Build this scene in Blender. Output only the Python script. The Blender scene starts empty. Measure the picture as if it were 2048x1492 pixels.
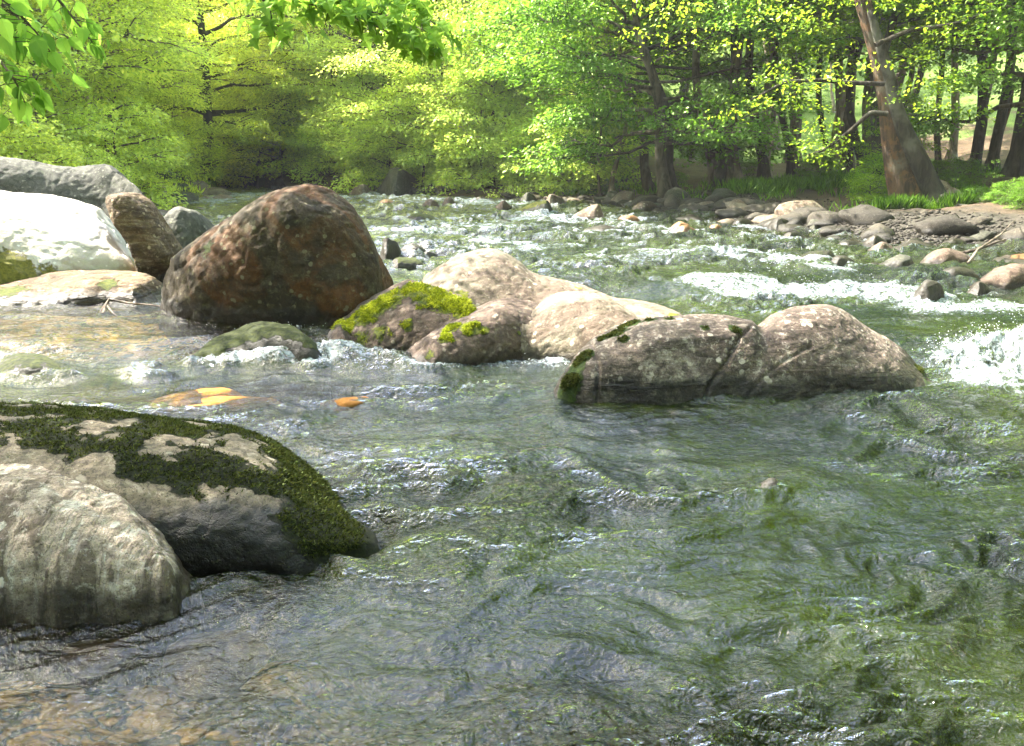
import bpy, math, random
import numpy as np
from mathutils import Vector, Matrix

C = bpy.context.scene.collection
scene = bpy.context.scene
R = math.radians
random.seed(7)
rng = np.random.default_rng(11)

# ------------------------------------------------------------------ camera
CAM_H, F_PX, PITCH = 1.5, 1774.0, R(13.2)
cd = bpy.data.cameras.new('camera')
cam = bpy.data.objects.new('camera', cd)
C.objects.link(cam)
cam.location = (0, 0, CAM_H)
cam.rotation_euler = (R(90) - PITCH, 0, 0)
cd.sensor_width = 36.0
cd.lens = 36.0 * F_PX / 2048.0
cd.clip_start = 0.05
cd.clip_end = 2000
scene.camera = cam

# ------------------------------------------------------------------ light
SUN_AZ, SUN_EL = R(-66), R(48)          # azimuth from +Y towards -X
sun_dir = Vector((math.sin(SUN_AZ) * math.cos(SUN_EL), math.cos(SUN_AZ) * math.cos(SUN_EL), math.sin(SUN_EL)))
ld = bpy.data.lights.new('sun', 'SUN')
ld.energy = 4.3
ld.angle = R(0.5)
ld.color = (1.0, 0.94, 0.82)
sun = bpy.data.objects.new('sun', ld)
C.objects.link(sun)
sun.rotation_euler = sun_dir.to_track_quat('Z', 'Y').to_euler()
sun.location = (-30, 20, 40)
world = bpy.data.worlds.new('World')
scene.world = world
world.use_nodes = True
wn, wl = world.node_tree.nodes, world.node_tree.links
sky = wn.new('ShaderNodeTexSky')
sky.sky_type = 'NISHITA'
sky.sun_disc = False
sky.sun_elevation = SUN_EL
sky.sun_rotation = SUN_AZ
sky.air_density = 1.0
sky.dust_density = 3.2
sky.ozone_density = 1.0
wl.new(sky.outputs[0], wn['Background'].inputs[0])
wn['Background'].inputs[1].default_value = 0.15

scene.view_settings.view_transform = 'Standard'
scene.view_settings.look = 'None'
scene.view_settings.exposure = 3.0
scene.view_settings.gamma = 1.0
scene.render.engine = 'CYCLES'
cy = scene.cycles
cy.use_denoising = True
cy.max_bounces = 8
cy.diffuse_bounces = 4
cy.glossy_bounces = 3
cy.transmission_bounces = 4
cy.transparent_max_bounces = 12
cy.caustics_reflective = False
cy.caustics_refractive = False
cy.sample_clamp_indirect = 4.0

# ------------------------------------------------------------------ noise
def _hash(ix, iy, iz, seed):
    h = (ix.astype(np.int64) * 374761393 + iy.astype(np.int64) * 668265263 + iz.astype(np.int64) * 2147483647 + seed * 1274126177) & 0xFFFFFFFF
    h = ((h ^ (h >> 13)) * 1274126177) & 0xFFFFFFFF
    h = ((h ^ (h >> 16)) * 2246822519) & 0xFFFFFFFF
    return h ^ (h >> 15)

def noise3(x, y, z, seed=0):
    """gradient noise, about -1..1"""
    x, y, z = np.broadcast_arrays(np.asarray(x, float), np.asarray(y, float), np.asarray(z, float))
    xi, yi, zi = np.floor(x), np.floor(y), np.floor(z)
    fx, fy, fz = x - xi, y - yi, z - zi
    u, v, w = (t * t * t * (t * (t * 6 - 15) + 10) for t in (fx, fy, fz))
    out = 0
    for dx in (0, 1):
        for dy in (0, 1):
            for dz in (0, 1):
                h = _hash(xi + dx, yi + dy, zi + dz, seed)
                g1 = ((h & 1023) / 511.5 - 1); g2 = (((h >> 10) & 1023) / 511.5 - 1); g3 = (((h >> 20) & 1023) / 511.5 - 1)
                d = g1 * (fx - dx) + g2 * (fy - dy) + g3 * (fz - dz)
                out = out + d * (u if dx else 1 - u) * (v if dy else 1 - v) * (w if dz else 1 - w)
    return out * 1.3

def noise2(x, y, seed=0):
    x, y = np.broadcast_arrays(np.asarray(x, float), np.asarray(y, float))
    xi, yi = np.floor(x), np.floor(y)
    fx, fy = x - xi, y - yi
    u, v = (t * t * t * (t * (t * 6 - 15) + 10) for t in (fx, fy))
    z = np.zeros_like(xi)
    out = 0
    for dx in (0, 1):
        for dy in (0, 1):
            h = _hash(xi + dx, yi + dy, z, seed)
            a = (h & 0xFFFF) / 65536.0 * 2 * np.pi
            d = np.cos(a) * (fx - dx) + np.sin(a) * (fy - dy)
            out = out + d * (u if dx else 1 - u) * (v if dy else 1 - v)
    return out * 1.4

def fbm3(p, s, oct=4, seed=0, gain=0.5):
    a, o, n = 1.0, 0, 0
    for k in range(oct):
        o = o + a * noise3(p[:, 0] * s, p[:, 1] * s, p[:, 2] * s, seed + k); n += a
        a *= gain; s *= 2.03
    return o / n

def sstep(a, b, x):
    t = np.clip((x - a) / (b - a), 0, 1)
    return t * t * (3 - 2 * t)

# ------------------------------------------------------------------ levels of river and land
def water_level(x, y):
    x = np.asarray(x, float); y = np.asarray(y, float)
    line = 6.75 + 0.15 * np.sin(x * 2.1) + 3.4 * sstep(-1.6, -0.4, x) + 0.9 * sstep(1.5, 5.0, x)
    z = 0.13 * sstep(-0.28, 0.28, y - line)
    return z + 0.10 * sstep(20, 24, y)

_fw = np.array((0, math.cos(PITCH), -math.sin(PITCH)))
_up = np.array((0, math.sin(PITCH), math.cos(PITCH)))
def ray(px, py):
    return _fw * F_PX + np.array((1, 0, 0)) * (px - 1024) + _up * (746 - py)
def on_water(px, py, dz=0.0):
    """where the photographed waterline point lies in the world"""
    d = ray(px, py); z = 0.0
    for _ in range(4):
        t = (z + dz - CAM_H) / d[2]
        z = float(water_level(d[0] * t, d[1] * t))
    return np.array((d[0] * t, d[1] * t, z + dz))
def at_depth(px, py, Y):
    d = ray(px, py); t = Y / d[1]
    return np.array((d[0] * t, Y, CAM_H + d[2] * t))
def to_px(p):
    q = p - np.array((0, 0, CAM_H))
    w = q @ _fw
    return 1024 + q[:, 0] * F_PX / w, 746 - (q @ _up) * F_PX / w

# banks of the river: x of the waterline as a function of y
LB = np.array([(-80, -8), (-10, -6.5), (0, -5.5), (5, -5.2), (9, -5.6), (12, -6.6), (18, -8.6), (26, -10.6), (29.5, -11.5), (34, -12.1), (40, -13.3), (46, -15.6), (50, -18.5), (56, -25), (66, -40), (90, -70), (200, -190)], float)
RB = np.array([(-80, 9), (-10, 7.5), (0, 7), (6, 7.2), (10, 8.0), (12, 8.2), (14, 7.4), (16, 6.3), (17.6, 5.7), (19, 5.4), (22, 4.9), (25, 4.3), (27.5, 3.2), (30, 1.3), (32.6, -0.4), (34.6, -3.2), (40.6, -7.6), (48, -12.5), (55, -19), (65, -32), (90, -60), (200, -170)], float)
def bank_d(x, y, full=False):
    """>0 on land: horizontal distance beyond the waterline; side -1 left, +1 right"""
    xl = np.interp(y, LB[:, 0], LB[:, 1]); xr = np.interp(y, RB[:, 0], RB[:, 1])
    wob = 0.5 * noise2(x * 0.5, y * 0.5, 5) + 0.25 * noise2(x * 1.7, y * 1.7, 6)
    dl = (xl - x) + wob; dr = (x - xr) + wob
    o = (np.maximum(dl, dr), np.where(dl > dr, -1, 1), np.minimum(-dl, -dr))
    return (*o, dl, dr) if full else o

def ground_z(x, y):
    x = np.asarray(x, float); y = np.asarray(y, float)
    d, side, ins, dl, dr = bank_d(x, y, True)
    w = water_level(x, y)
    n = noise2(x * 0.13, y * 0.13, 9) * 0.5 + noise2(x * 0.5, y * 0.5, 10) * 0.16 + noise2(x * 2.1, y * 2.1, 12) * 0.04
    left = 0.10 + 0.2 * np.clip(dl, 0, 4) + 0.30 * np.clip(dl - 4, 0, 30) + 0.45 * np.clip(dl - 34, 0, 60)
    right = 0.05 + 0.11 * np.clip(dr, 0, 5) + 0.03 * np.clip(dr - 5, 0, 25) + 0.22 * np.clip(dr - 30, 0, 80)
    far = 0.16 * np.clip(y - 38, 0, 30) * sstep(12, 0, x) + 0.28 * np.clip(y - 64, 0, 90)
    wl_ = np.asarray(sstep(-9, 9, dl - dr))
    land = w + left * wl_ + right * (1 - wl_) + n * np.clip(d / 3, 0, 1) + far
    depth = 0.08 + 0.42 * sstep(0, 2.2, ins)
    depth = depth * (1 - 0.62 * sstep(6.4, 6.9, y) * sstep(11, 10, y) * sstep(-1.0, -2.0, x))
    depth = depth * (1 - 0.72 * np.exp(-(((x + 1.4) / 1.7) ** 2 + ((y - 2.2) / 0.9) ** 2)))   # shallow cove before the near rocks
    depth = depth * (1 - 0.75 * np.exp(-(((x + 2.0) / 1.2) ** 2 + ((y - 5.75) / 0.4) ** 2)))
    bed = w - depth + 0.10 * noise2(x * 0.9, y * 0.9, 21) + 0.05 * noise2(x * 3.1, y * 3.1, 22)
    return np.where(d > 0, land, np.minimum(bed, w - 0.03))

# ------------------------------------------------------------------ object helpers
def mesh_np(name, verts, faces, smooth=True):
    verts = np.asarray(verts, np.float32); faces = np.asarray(faces, np.int32)
    me = bpy.data.meshes.new(name)
    k = faces.shape[1]
    me.vertices.add(len(verts)); me.vertices.foreach_set('co', verts.ravel())
    me.loops.add(faces.size); me.loops.foreach_set('vertex_index', faces.ravel())
    me.polygons.add(len(faces)); me.polygons.foreach_set('loop_start', np.arange(0, faces.size, k, dtype=np.int32))
    me.polygons.foreach_set('use_smooth', np.full(len(faces), smooth))
    me.update(calc_edges=True)
    return me
def attr(me, name, vals):
    a = me.attributes.new(name, 'FLOAT', 'POINT'); a.data.foreach_set('value', np.asarray(vals, np.float32))
def link(name, data, mat=None, parent=None, loc=None):
    o = bpy.data.objects.new(name, data); C.objects.link(o)
    if mat is not None and data is not None and not data.materials: data.materials.append(mat)
    if parent is not None: o.parent = parent
    if loc is not None: o.location = loc
    return o
def tag(o, label=None, cat=None, group=None, kind=None):
    if label: o['label'] = label
    if cat: o['category'] = cat
    if group: o['group'] = group
    if kind: o['kind'] = kind
    return o
def grid_faces(nr, nc):
    i = np.arange(nr - 1)[:, None] * nc + np.arange(nc - 1)[None, :]
    i = i.ravel()
    return np.stack([i, i + 1, i + nc + 1, i + nc], 1)

# ------------------------------------------------------------------ materials
class M:
    def __init__(s, name):
        s.m = bpy.data.materials.new(name); s.m.use_nodes = True
        s.nt = s.m.node_tree; s.n = s.nt.nodes; s.b = s.n['Principled BSDF']; s.out = s.n['Material Output']
        g = s.n.new('ShaderNodeNewGeometry'); s.pos = g.outputs['Position']; s.nor = g.outputs['Normal']
        tc = s.n.new('ShaderNodeTexCoord'); s.obj = tc.outputs['Object']
    def L(s, a, b): s.nt.links.new(a, b)
    def put(s, sock, v):
        if isinstance(v, bpy.types.NodeSocket): s.L(v, sock)
        elif isinstance(v, (tuple, list)) and len(v) == 3 and sock.type == 'RGBA': sock.default_value = (*v, 1)
        else: sock.default_value = v
    def noise(s, scale, detail=4, rough=0.55, vec=None, dist=0.0, col=False):
        n = s.n.new('ShaderNodeTexNoise'); n.inputs['Scale'].default_value = scale; n.inputs['Detail'].default_value = detail
        n.inputs['Roughness'].default_value = rough; n.inputs['Distortion'].default_value = dist
        s.L(vec or s.obj, n.inputs['Vector']); return n.outputs['Color' if col else 'Fac']
    def vor(s, scale, feat='F1', out='Distance', vec=None, rnd=1.0):
        n = s.n.new('ShaderNodeTexVoronoi'); n.feature = feat; n.inputs['Scale'].default_value = scale
        n.inputs['Randomness'].default_value = rnd
        s.L(vec or s.obj, n.inputs['Vector']); return n.outputs[out]
    def map(s, vec, scale=(1, 1, 1), rot=(0, 0, 0), loc=(0, 0, 0)):
        n = s.n.new('ShaderNodeMapping'); n.inputs['Scale'].default_value = scale; n.inputs['Rotation'].default_value = rot
        n.inputs['Location'].default_value = loc; s.L(vec, n.inputs['Vector']); return n.outputs[0]
    def ramp(s, fac, a, b, c0=0.0, c1=1.0):
        n = s.n.new('ShaderNodeMapRange'); n.interpolation_type = 'SMOOTHSTEP'
        n.inputs['From Min'].default_value = a; n.inputs['From Max'].default_value = b
        n.inputs['To Min'].default_value = c0; n.inputs['To Max'].default_value = c1
        s.L(fac, n.inputs['Value']); return n.outputs[0]
    def mix(s, fac, a, b, mode='MIX'):
        n = s.n.new('ShaderNodeMix'); n.data_type = 'RGBA'; n.blend_type = mode
        s.put(n.inputs[0], fac); s.put(n.inputs[6], a); s.put(n.inputs[7], b); return n.outputs[2]
    def math(s, op, a, b=0.0, clamp=False):
        n = s.n.new('ShaderNodeMath'); n.operation = op; n.use_clamp = clamp
        s.put(n.inputs[0], a); s.put(n.inputs[1], b); return n.outputs[0]
    def attr(s, name):
        n = s.n.new('ShaderNodeAttribute'); n.attribute_name = name; return n.outputs['Fac']
    def z(s, vec=None):
        n = s.n.new('ShaderNodeSeparateXYZ'); s.L(vec or s.pos, n.inputs[0]); return n.outputs['Z']
    def bump(s, h, dist=0.01, strength=1.0, nor=None):
        n = s.n.new('ShaderNodeBump'); n.inputs['Distance'].default_value = dist; n.inputs['Strength'].default_value = strength
        s.L(h, n.inputs['Height'])
        if nor: s.L(nor, n.inputs['Normal'])
        return n.outputs[0]
    def hsv(s, col, h=0.5, sat=1.0, v=1.0):
        n = s.n.new('ShaderNodeHueSaturation'); s.put(n.inputs['Hue'], h); s.put(n.inputs['Saturation'], sat); s.put(n.inputs['Value'], v)
        s.put(n.inputs['Color'], col); return n.outputs[0]
    def rand(s):
        n = s.n.new('ShaderNodeObjectInfo'); return n.outputs['Random']

def rock_mat(name, base, dark, pale, moss=(0.07, 0.10, 0.012), moss2=(0.16, 0.18, 0.015), streak=None, speck=0.5,
             stain=None, pale_at=(0.55, 0.75), dark_at=(0.5, 0.72), wet_shade_top=0.10, sc=1.0, wet_shade_k=0.30, vary=False, dim=0.72):
    m = M(name)
    sv = m.obj
    big = m.noise(1.6 * sc, 5, 0.6); mid = m.noise(6 * sc, 6, 0.62); fine = m.noise(38 * sc, 5, 0.7); grain = m.noise(150 * sc, 3, 0.7)
    col = m.mix(m.ramp(big, 0.38, 0.62), base, tuple(0.5 * (a + b) for a, b in zip(base, dark)))
    col = m.mix(m.math('MULTIPLY', m.ramp(mid, dark_at[0], dark_at[1]), 0.85), col, dark)
    lich = m.noise(4.2 * sc, 8, 0.7, vec=m.map(sv, loc=(3.1, 7.7, 1.3)))
    col = m.mix(m.ramp(lich, pale_at[0], pale_at[1]), col, pale)
    if stain:
        st = m.noise(1.3 * sc, 5, 0.6, vec=m.map(sv, loc=(9.1, 2.7, 5.3)), dist=0.8)
        col = m.mix(m.ramp(st, 0.48, 0.62), col, stain)
    hgt = m.math('ADD', m.math('MULTIPLY', fine, 0.6), m.math('MULTIPLY', mid, 1.4))
    if streak:
        rot, sscale, amt = streak
        dv = m.map(sv, rot=rot, scale=sscale)
        sn = m.noise(1.0, 5, 0.6, vec=dv, dist=0.7)
        col = m.mix(m.math('MULTIPLY', m.ramp(sn, 0.50, 0.60), amt), col, dark)
        col = m.mix(m.math('MULTIPLY', m.ramp(sn, 0.42, 0.36), amt), col, pale)
        hgt = m.math('ADD', hgt, m.math('MULTIPLY', sn, 2.5))
    col = m.mix(m.math('MULTIPLY', m.ramp(grain, 0.52, 0.66), speck), col, tuple(c * 0.3 for c in dark))
    col = m.mix(m.math('MULTIPLY', m.ramp(fine, 0.60, 0.72), speck * 0.8), col, pale)
    pits = m.vor(60 * sc)
    hgt = m.math('SUBTRACT', hgt, m.math('MULTIPLY', m.ramp(pits, 0.25, 0.0), 0.3))
    if vary:
        r = m.rand()
        col = m.hsv(col, 0.5, 1.0, m.ramp(r, 0, 1, 0.5, 1.35))
    col = m.hsv(col, 0.5, 1.05, dim)
    # water-soaked foot, darkened further to paint shade under the mossy boulder
    # mineral crust: crisp ragged flecks
    crust = m.noise(16 * sc, 9, 0.82, vec=m.map(sv, loc=(4, 9, 2)), dist=0.5)
    col = m.mix(m.math('MULTIPLY', m.ramp(crust, 0.525, 0.55), speck * 0.95), col, dark)
    col = m.mix(m.math('MULTIPLY', m.ramp(crust, 0.445, 0.42), speck * 0.6), col, pale)
    spots = m.vor(11 * sc, vec=m.map(sv, loc=(2, 5, 8)))
    spot = m.math('MULTIPLY', m.ramp(m.math('ADD', spots, m.math('MULTIPLY', fine, 0.35)), 0.42, 0.36), m.ramp(mid, 0.46, 0.58))
    col = m.mix(m.math('MULTIPLY', spot, 0.8), col, pale)
    w = m.math('ADD', m.math('SUBTRACT', m.z(), m.attr('wl')), m.math('MULTIPLY', m.math('SUBTRACT', m.noise(5, 5, 0.6, vec=m.pos), 0.5), 0.22))
    wet = m.ramp(w, wet_shade_top + 0.04, wet_shade_top - 0.03)
    wet_shade_col = m.mix(1.0, col, (wet_shade_k, wet_shade_k * 0.95, wet_shade_k * 0.85), 'MULTIPLY')
    col = m.mix(wet, col, wet_shade_col)
    # moss
    ms = m.math('ADD', m.attr('moss'), m.math('MULTIPLY', m.math('SUBTRACT', m.noise(14 * sc, 6, 0.75), 0.5), 1.1))
    mf = m.ramp(ms, 0.44, 0.56)
    mc = m.mix(m.ramp(m.noise(30 * sc, 5, 0.7), 0.35, 0.65), moss, moss2)
    mc = m.mix(m.ramp(m.noise(5 * sc, 3, 0.6, vec=m.map(sv, loc=(1, 2, 3))), 0.55, 0.75), mc, tuple(c * 0.35 for c in moss))
    col = m.mix(mf, col, mc)
    hgt = m.math('ADD', hgt, m.math('MULTIPLY', mf, m.math('ADD', 0.8, m.math('MULTIPLY', m.noise(90 * sc, 4, 0.8), 3.5))))
    m.L(col, m.b.inputs['Base Color'])
    rg = m.math('SUBTRACT', 0.85, m.math('MULTIPLY', wet, m.math('MULTIPLY', 0.42, m.math('SUBTRACT', 1.0, mf))))
    m.L(rg, m.b.inputs['Roughness'])
    m.b.inputs['Specular IOR Level'].default_value = 0.4
    m.L(m.bump(hgt, 0.018 / sc, 1.0), m.b.inputs['Normal'])
    return m.m

MAT = {}
MAT['pale'] = rock_mat('pale_granite', (0.30, 0.25, 0.18), (0.08, 0.06, 0.042), (0.48, 0.42, 0.32), stain=(0.15, 0.105, 0.075), dark_at=(0.6, 0.8), moss2=(0.33, 0.34, 0.02), moss=(0.17, 0.21, 0.015))
MAT['white'] = rock_mat('glare_white_granite', (0.74, 0.70, 0.64), (0.45, 0.36, 0.26), (0.82, 0.80, 0.76), dark_at=(0.68, 0.85), speck=0.15, moss=(0.20, 0.20, 0.03), moss2=(0.40, 0.36, 0.05), wet_shade_k=0.6, wet_shade_top=0.22)  # overblown sunlight put into the near-white colour
MAT['striped'] = rock_mat('streaked_granite', (0.50, 0.40, 0.31), (0.11, 0.08, 0.055), (0.72, 0.65, 0.55), streak=((0.0, 0.30, 0.35), (16, 7, 1.3), 0.8), speck=0.65, dark_at=(0.58, 0.8), wet_shade_top=0.13, wet_shade_k=0.22)
MAT['brown'] = rock_mat('rusty_brown_stone', (0.080, 0.055, 0.026), (0.018, 0.012, 0.006), (0.17, 0.15, 0.085), stain=(0.13, 0.052, 0.014), moss=(0.035, 0.055, 0.01), moss2=(0.10, 0.13, 0.02), speck=0.5, wet_shade_top=0.16, wet_shade_k=0.35, dark_at=(0.48, 0.66), pale_at=(0.58, 0.72))
MAT['grey'] = rock_mat('lichened_grey_stone', (0.10, 0.10, 0.075), (0.022, 0.021, 0.016), (0.21, 0.21, 0.155), dark_at=(0.55, 0.7), moss=(0.06, 0.08, 0.012), moss2=(0.2, 0.2, 0.02))
MAT['tan'] = rock_mat('tan_slab_stone', (0.19, 0.12, 0.06), (0.05, 0.03, 0.015), (0.40, 0.31, 0.19), streak=((0, 0.9, 0), (3, 4, 16), 0.6))
MAT['pink'] = rock_mat('pinkish_granite', (0.155, 0.105, 0.078), (0.04, 0.028, 0.022), (0.28, 0.23, 0.175), dark_at=(0.52, 0.74), moss=(0.09, 0.12, 0.012), moss2=(0.25, 0.27, 0.02), speck=0.6)
MAT['speckled'] = rock_mat('speckled_gneiss', (0.25, 0.19, 0.15), (0.05, 0.038, 0.03), (0.52, 0.45, 0.37), streak=((0.1, 0.35, 0.1), (1.6, 2.0, 9), 0.45), speck=0.9, stain=(0.17, 0.12, 0.095), pale_at=(0.52, 0.66), moss=(0.03, 0.06, 0.008), moss2=(0.09, 0.15, 0.015), wet_shade_top=0.17, wet_shade_k=0.2)
MAT['mossrock'] = rock_mat('moss_clad_granite', (0.30, 0.235, 0.165), (0.055, 0.043, 0.03), (0.44, 0.37, 0.28), moss=(0.020, 0.022, 0.007), moss2=(0.04, 0.044, 0.012), speck=0.7, wet_shade_top=0.25, wet_shade_k=0.05)  # near-black foot: wet stone plus the undercut's shade painted in
MAT['darkwet'] = rock_mat('dark_wet_stone', (0.085, 0.075, 0.06), (0.03, 0.026, 0.02), (0.17, 0.155, 0.125), moss=(0.03, 0.045, 0.008), moss2=(0.09, 0.11, 0.015), wet_shade_top=0.28, wet_shade_k=0.5, pale_at=(0.6, 0.8))
MAT['cobble'] = rock_mat('river_cobble', (0.085, 0.072, 0.054), (0.028, 0.023, 0.017), (0.18, 0.165, 0.13), vary=True, sc=1.5, wet_shade_top=0.26, moss=(0.06, 0.08, 0.012), moss2=(0.2, 0.2, 0.02), wet_shade_k=0.35)
MAT['rust'] = rock_mat('rusty_cobble', (0.40, 0.22, 0.10), (0.14, 0.07, 0.035), (0.55, 0.40, 0.26), sc=1.4, wet_shade_top=0.18, wet_shade_k=0.5)
MAT['orange'] = rock_mat('orange_stone', (0.62, 0.26, 0.05), (0.40, 0.15, 0.03), (0.75, 0.45, 0.15), sc=1.4, wet_shade_top=-5)

def leaf_mat(name, dif, tra, var=0.35, gloss=0.05):
    m = M(name)
    t = m.attr('tint')
    r = m.rand()
    v = m.ramp(t, 0, 1, 1 - var, 1 + var)
    hue = m.math('ADD', 0.5, m.math('MULTIPLY', m.math('SUBTRACT', m.math('ADD', m.math('MULTIPLY', t, 0.6), m.math('MULTIPLY', r, 0.4)), 0.5), -0.038))
    cd_ = m.hsv(dif, hue, 1.0, v); ct = m.hsv(tra, hue, 1.0, v)
    d = m.n.new('ShaderNodeBsdfDiffuse'); m.L(cd_, d.inputs[0])
    tr = m.n.new('ShaderNodeBsdfTranslucent'); m.L(ct, tr.inputs[0])
    ad = m.n.new('ShaderNodeAddShader'); m.L(d.outputs[0], ad.inputs[0]); m.L(tr.outputs[0], ad.inputs[1])
    g = m.n.new('ShaderNodeBsdfGlossy'); g.inputs['Roughness'].default_value = 0.5; g.inputs[0].default_value = (0.45, 0.6, 0.25, 1)
    mx = m.n.new('ShaderNodeMixShader'); fr = m.n.new('ShaderNodeFresnel'); fr.inputs[0].default_value = 1.4
    m.L(m.math('MULTIPLY', fr.outputs[0], gloss * 4, True), mx.inputs[0])
    m.L(ad.outputs[0], mx.inputs[1]); m.L(g.outputs[0], mx.inputs[2]); m.L(mx.outputs[0], m.out.inputs[0])
    return m.m
MAT['leaf_left'] = leaf_mat('sun_toned_leaf', (0.29, 0.33, 0.06), (0.48, 0.53, 0.09), 0.45)  # sunlit brightness put into the yellow-green colour
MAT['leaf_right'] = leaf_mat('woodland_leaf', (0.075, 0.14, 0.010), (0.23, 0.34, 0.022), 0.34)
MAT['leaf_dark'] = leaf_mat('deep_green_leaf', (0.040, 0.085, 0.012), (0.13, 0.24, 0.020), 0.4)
MAT['leaf_far'] = leaf_mat('haze_toned_leaf', (0.28, 0.34, 0.08), (0.44, 0.51, 0.10), 0.4)  # bright hazy distance put into the paler leaf colour
MAT['leaf_near'] = leaf_mat('overhanging_leaf', (0.09, 0.17, 0.03), (0.24, 0.38, 0.05), 0.35, 0.12)
MAT['grass'] = leaf_mat('bank_grass', (0.045, 0.10, 0.010), (0.08, 0.16, 0.014), 0.5)
MAT['moss_blade'] = leaf_mat('moss_frond', (0.030, 0.036, 0.009), (0.030, 0.034, 0.008), 0.75, 0.02)
MAT['moss_bright'] = leaf_mat('bright_moss_frond', (0.16, 0.19, 0.012), (0.12, 0.14, 0.01), 0.5, 0.02)

def bark_mat(name, base, dark, pale, sc=1.0, stain=None):
    m = M(name)
    v = m.map(m.obj, scale=(7 * sc, 7 * sc, 1.2 * sc))
    a = m.noise(1.0, 7, 0.68, vec=v, dist=0.6); b = m.noise(1.3 * sc, 4, 0.6)
    c = m.noise(5 * sc, 5, 0.65)
    col = m.mix(m.ramp(a, 0.40, 0.60), dark, base)
    col = m.mix(m.ramp(b, 0.5, 0.68), col, pale)
    if stain: col = m.mix(m.ramp(c, 0.50, 0.60), col, stain)
    col = m.hsv(col, 0.5, 1.0, m.ramp(m.rand(), 0, 1, 0.75, 1.25))
    m.L(col, m.b.inputs['Base Color']); m.b.inputs['Roughness'].default_value = 0.9
    m.L(m.bump(a, 0.12, 1.0), m.b.inputs['Normal'])
    return m.m
MAT['bark'] = bark_mat('grey_brown_bark', (0.15, 0.115, 0.08), (0.045, 0.033, 0.022), (0.26, 0.22, 0.17))
MAT['bark_dark'] = bark_mat('dark_bark', (0.055, 0.042, 0.028), (0.02, 0.015, 0.010), (0.10, 0.09, 0.07))
MAT['bark_pale'] = bark_mat('pale_bark', (0.36, 0.28, 0.21), (0.15, 0.105, 0.07), (0.48, 0.42, 0.35))
MAT['bark_rust'] = bark_mat('flaking_orange_bark', (0.10, 0.058, 0.030), (0.03, 0.018, 0.010), (0.14, 0.115, 0.08), stain=(0.13, 0.066, 0.028))
MAT['bark_lichen'] = bark_mat('lichened_bark', (0.05, 0.044, 0.033), (0.018, 0.016, 0.012), (0.10, 0.096, 0.075))

def ground_mat():
    m = M('woodland_floor')
    big = m.noise(0.35, 5, 0.6, vec=m.pos); mid = m.noise(3.0, 6, 0.7, vec=m.pos); fine = m.noise(28, 5, 0.75, vec=m.pos)
    col = m.mix(m.ramp(fine, 0.35, 0.65), (0.06, 0.036, 0.02), (0.16, 0.10, 0.055))
    col = m.mix(m.ramp(mid, 0.50, 0.66), col, (0.045, 0.035, 0.02))
    gf = m.math('ADD', m.attr('green'), m.math('MULTIPLY', m.math('SUBTRACT', big, 0.5), 1.6))
    col = m.mix(m.ramp(gf, 0.40, 0.66), col, m.mix(m.ramp(fine, 0.4, 0.6), (0.03, 0.07, 0.008), (0.17, 0.25, 0.035)))
    # river bed: cobbles with olive algae and rusty silt
    vc = m.n.new('ShaderNodeTexVoronoi'); vc.inputs['Scale'].default_value = 8.0
    wv = m.n.new('ShaderNodeVectorMath'); wv.operation = 'ADD'
    m.L(m.pos, wv.inputs[0]); 
    nz = m.noise(2.5, 4, 0.6, vec=m.pos, col=True); m.L(nz, wv.inputs[1]); m.L(wv.outputs[0], vc.inputs['Vector'])
    vb = m.n.new('ShaderNodeSeparateColor'); m.L(vc.outputs['Color'], vb.inputs[0])
    bedc = m.mix(vb.outputs[0], (0.020, 0.020, 0.007), (0.055, 0.050, 0.014))
    bedc = m.mix(m.ramp(vb.outputs[1], 0.72, 0.8), bedc, (0.16, 0.105, 0.045))
    bedc = m.mix(m.ramp(m.noise(1.1, 5, 0.65, vec=m.map(m.pos, loc=(5, 1, 0))), 0.46, 0.62), bedc, (0.040, 0.050, 0.007))
    bedc = m.mix(m.math('MULTIPLY', m.attr('rust'), m.ramp(mid, 0.3, 0.6, 0.5, 1.0)), bedc, (0.50, 0.25, 0.06))
    bedc = m.mix(m.ramp(vc.outputs['Distance'], 0.45, 0.75), bedc, (0.022, 0.020, 0.009))
    col = m.mix(m.attr('bed'), col, bedc)
    col = m.mix(m.attr('shore'), col, m.mix(fine, (0.02, 0.017, 0.012), (0.07, 0.06, 0.045)))
    m.L(col, m.b.inputs['Base Color']); m.b.inputs['Roughness'].default_value = 0.9
    m.L(m.bump(m.math('SUBTRACT', m.math('ADD', fine, m.math('MULTIPLY', mid, 2.0)), m.math('MULTIPLY', m.math('MULTIPLY', vc.outputs['Distance'], m.attr('bed')), 2.5)), 0.03, 0.9), m.b.inputs['Normal'])
    return m.m
MAT['ground'] = ground_mat()

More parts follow.
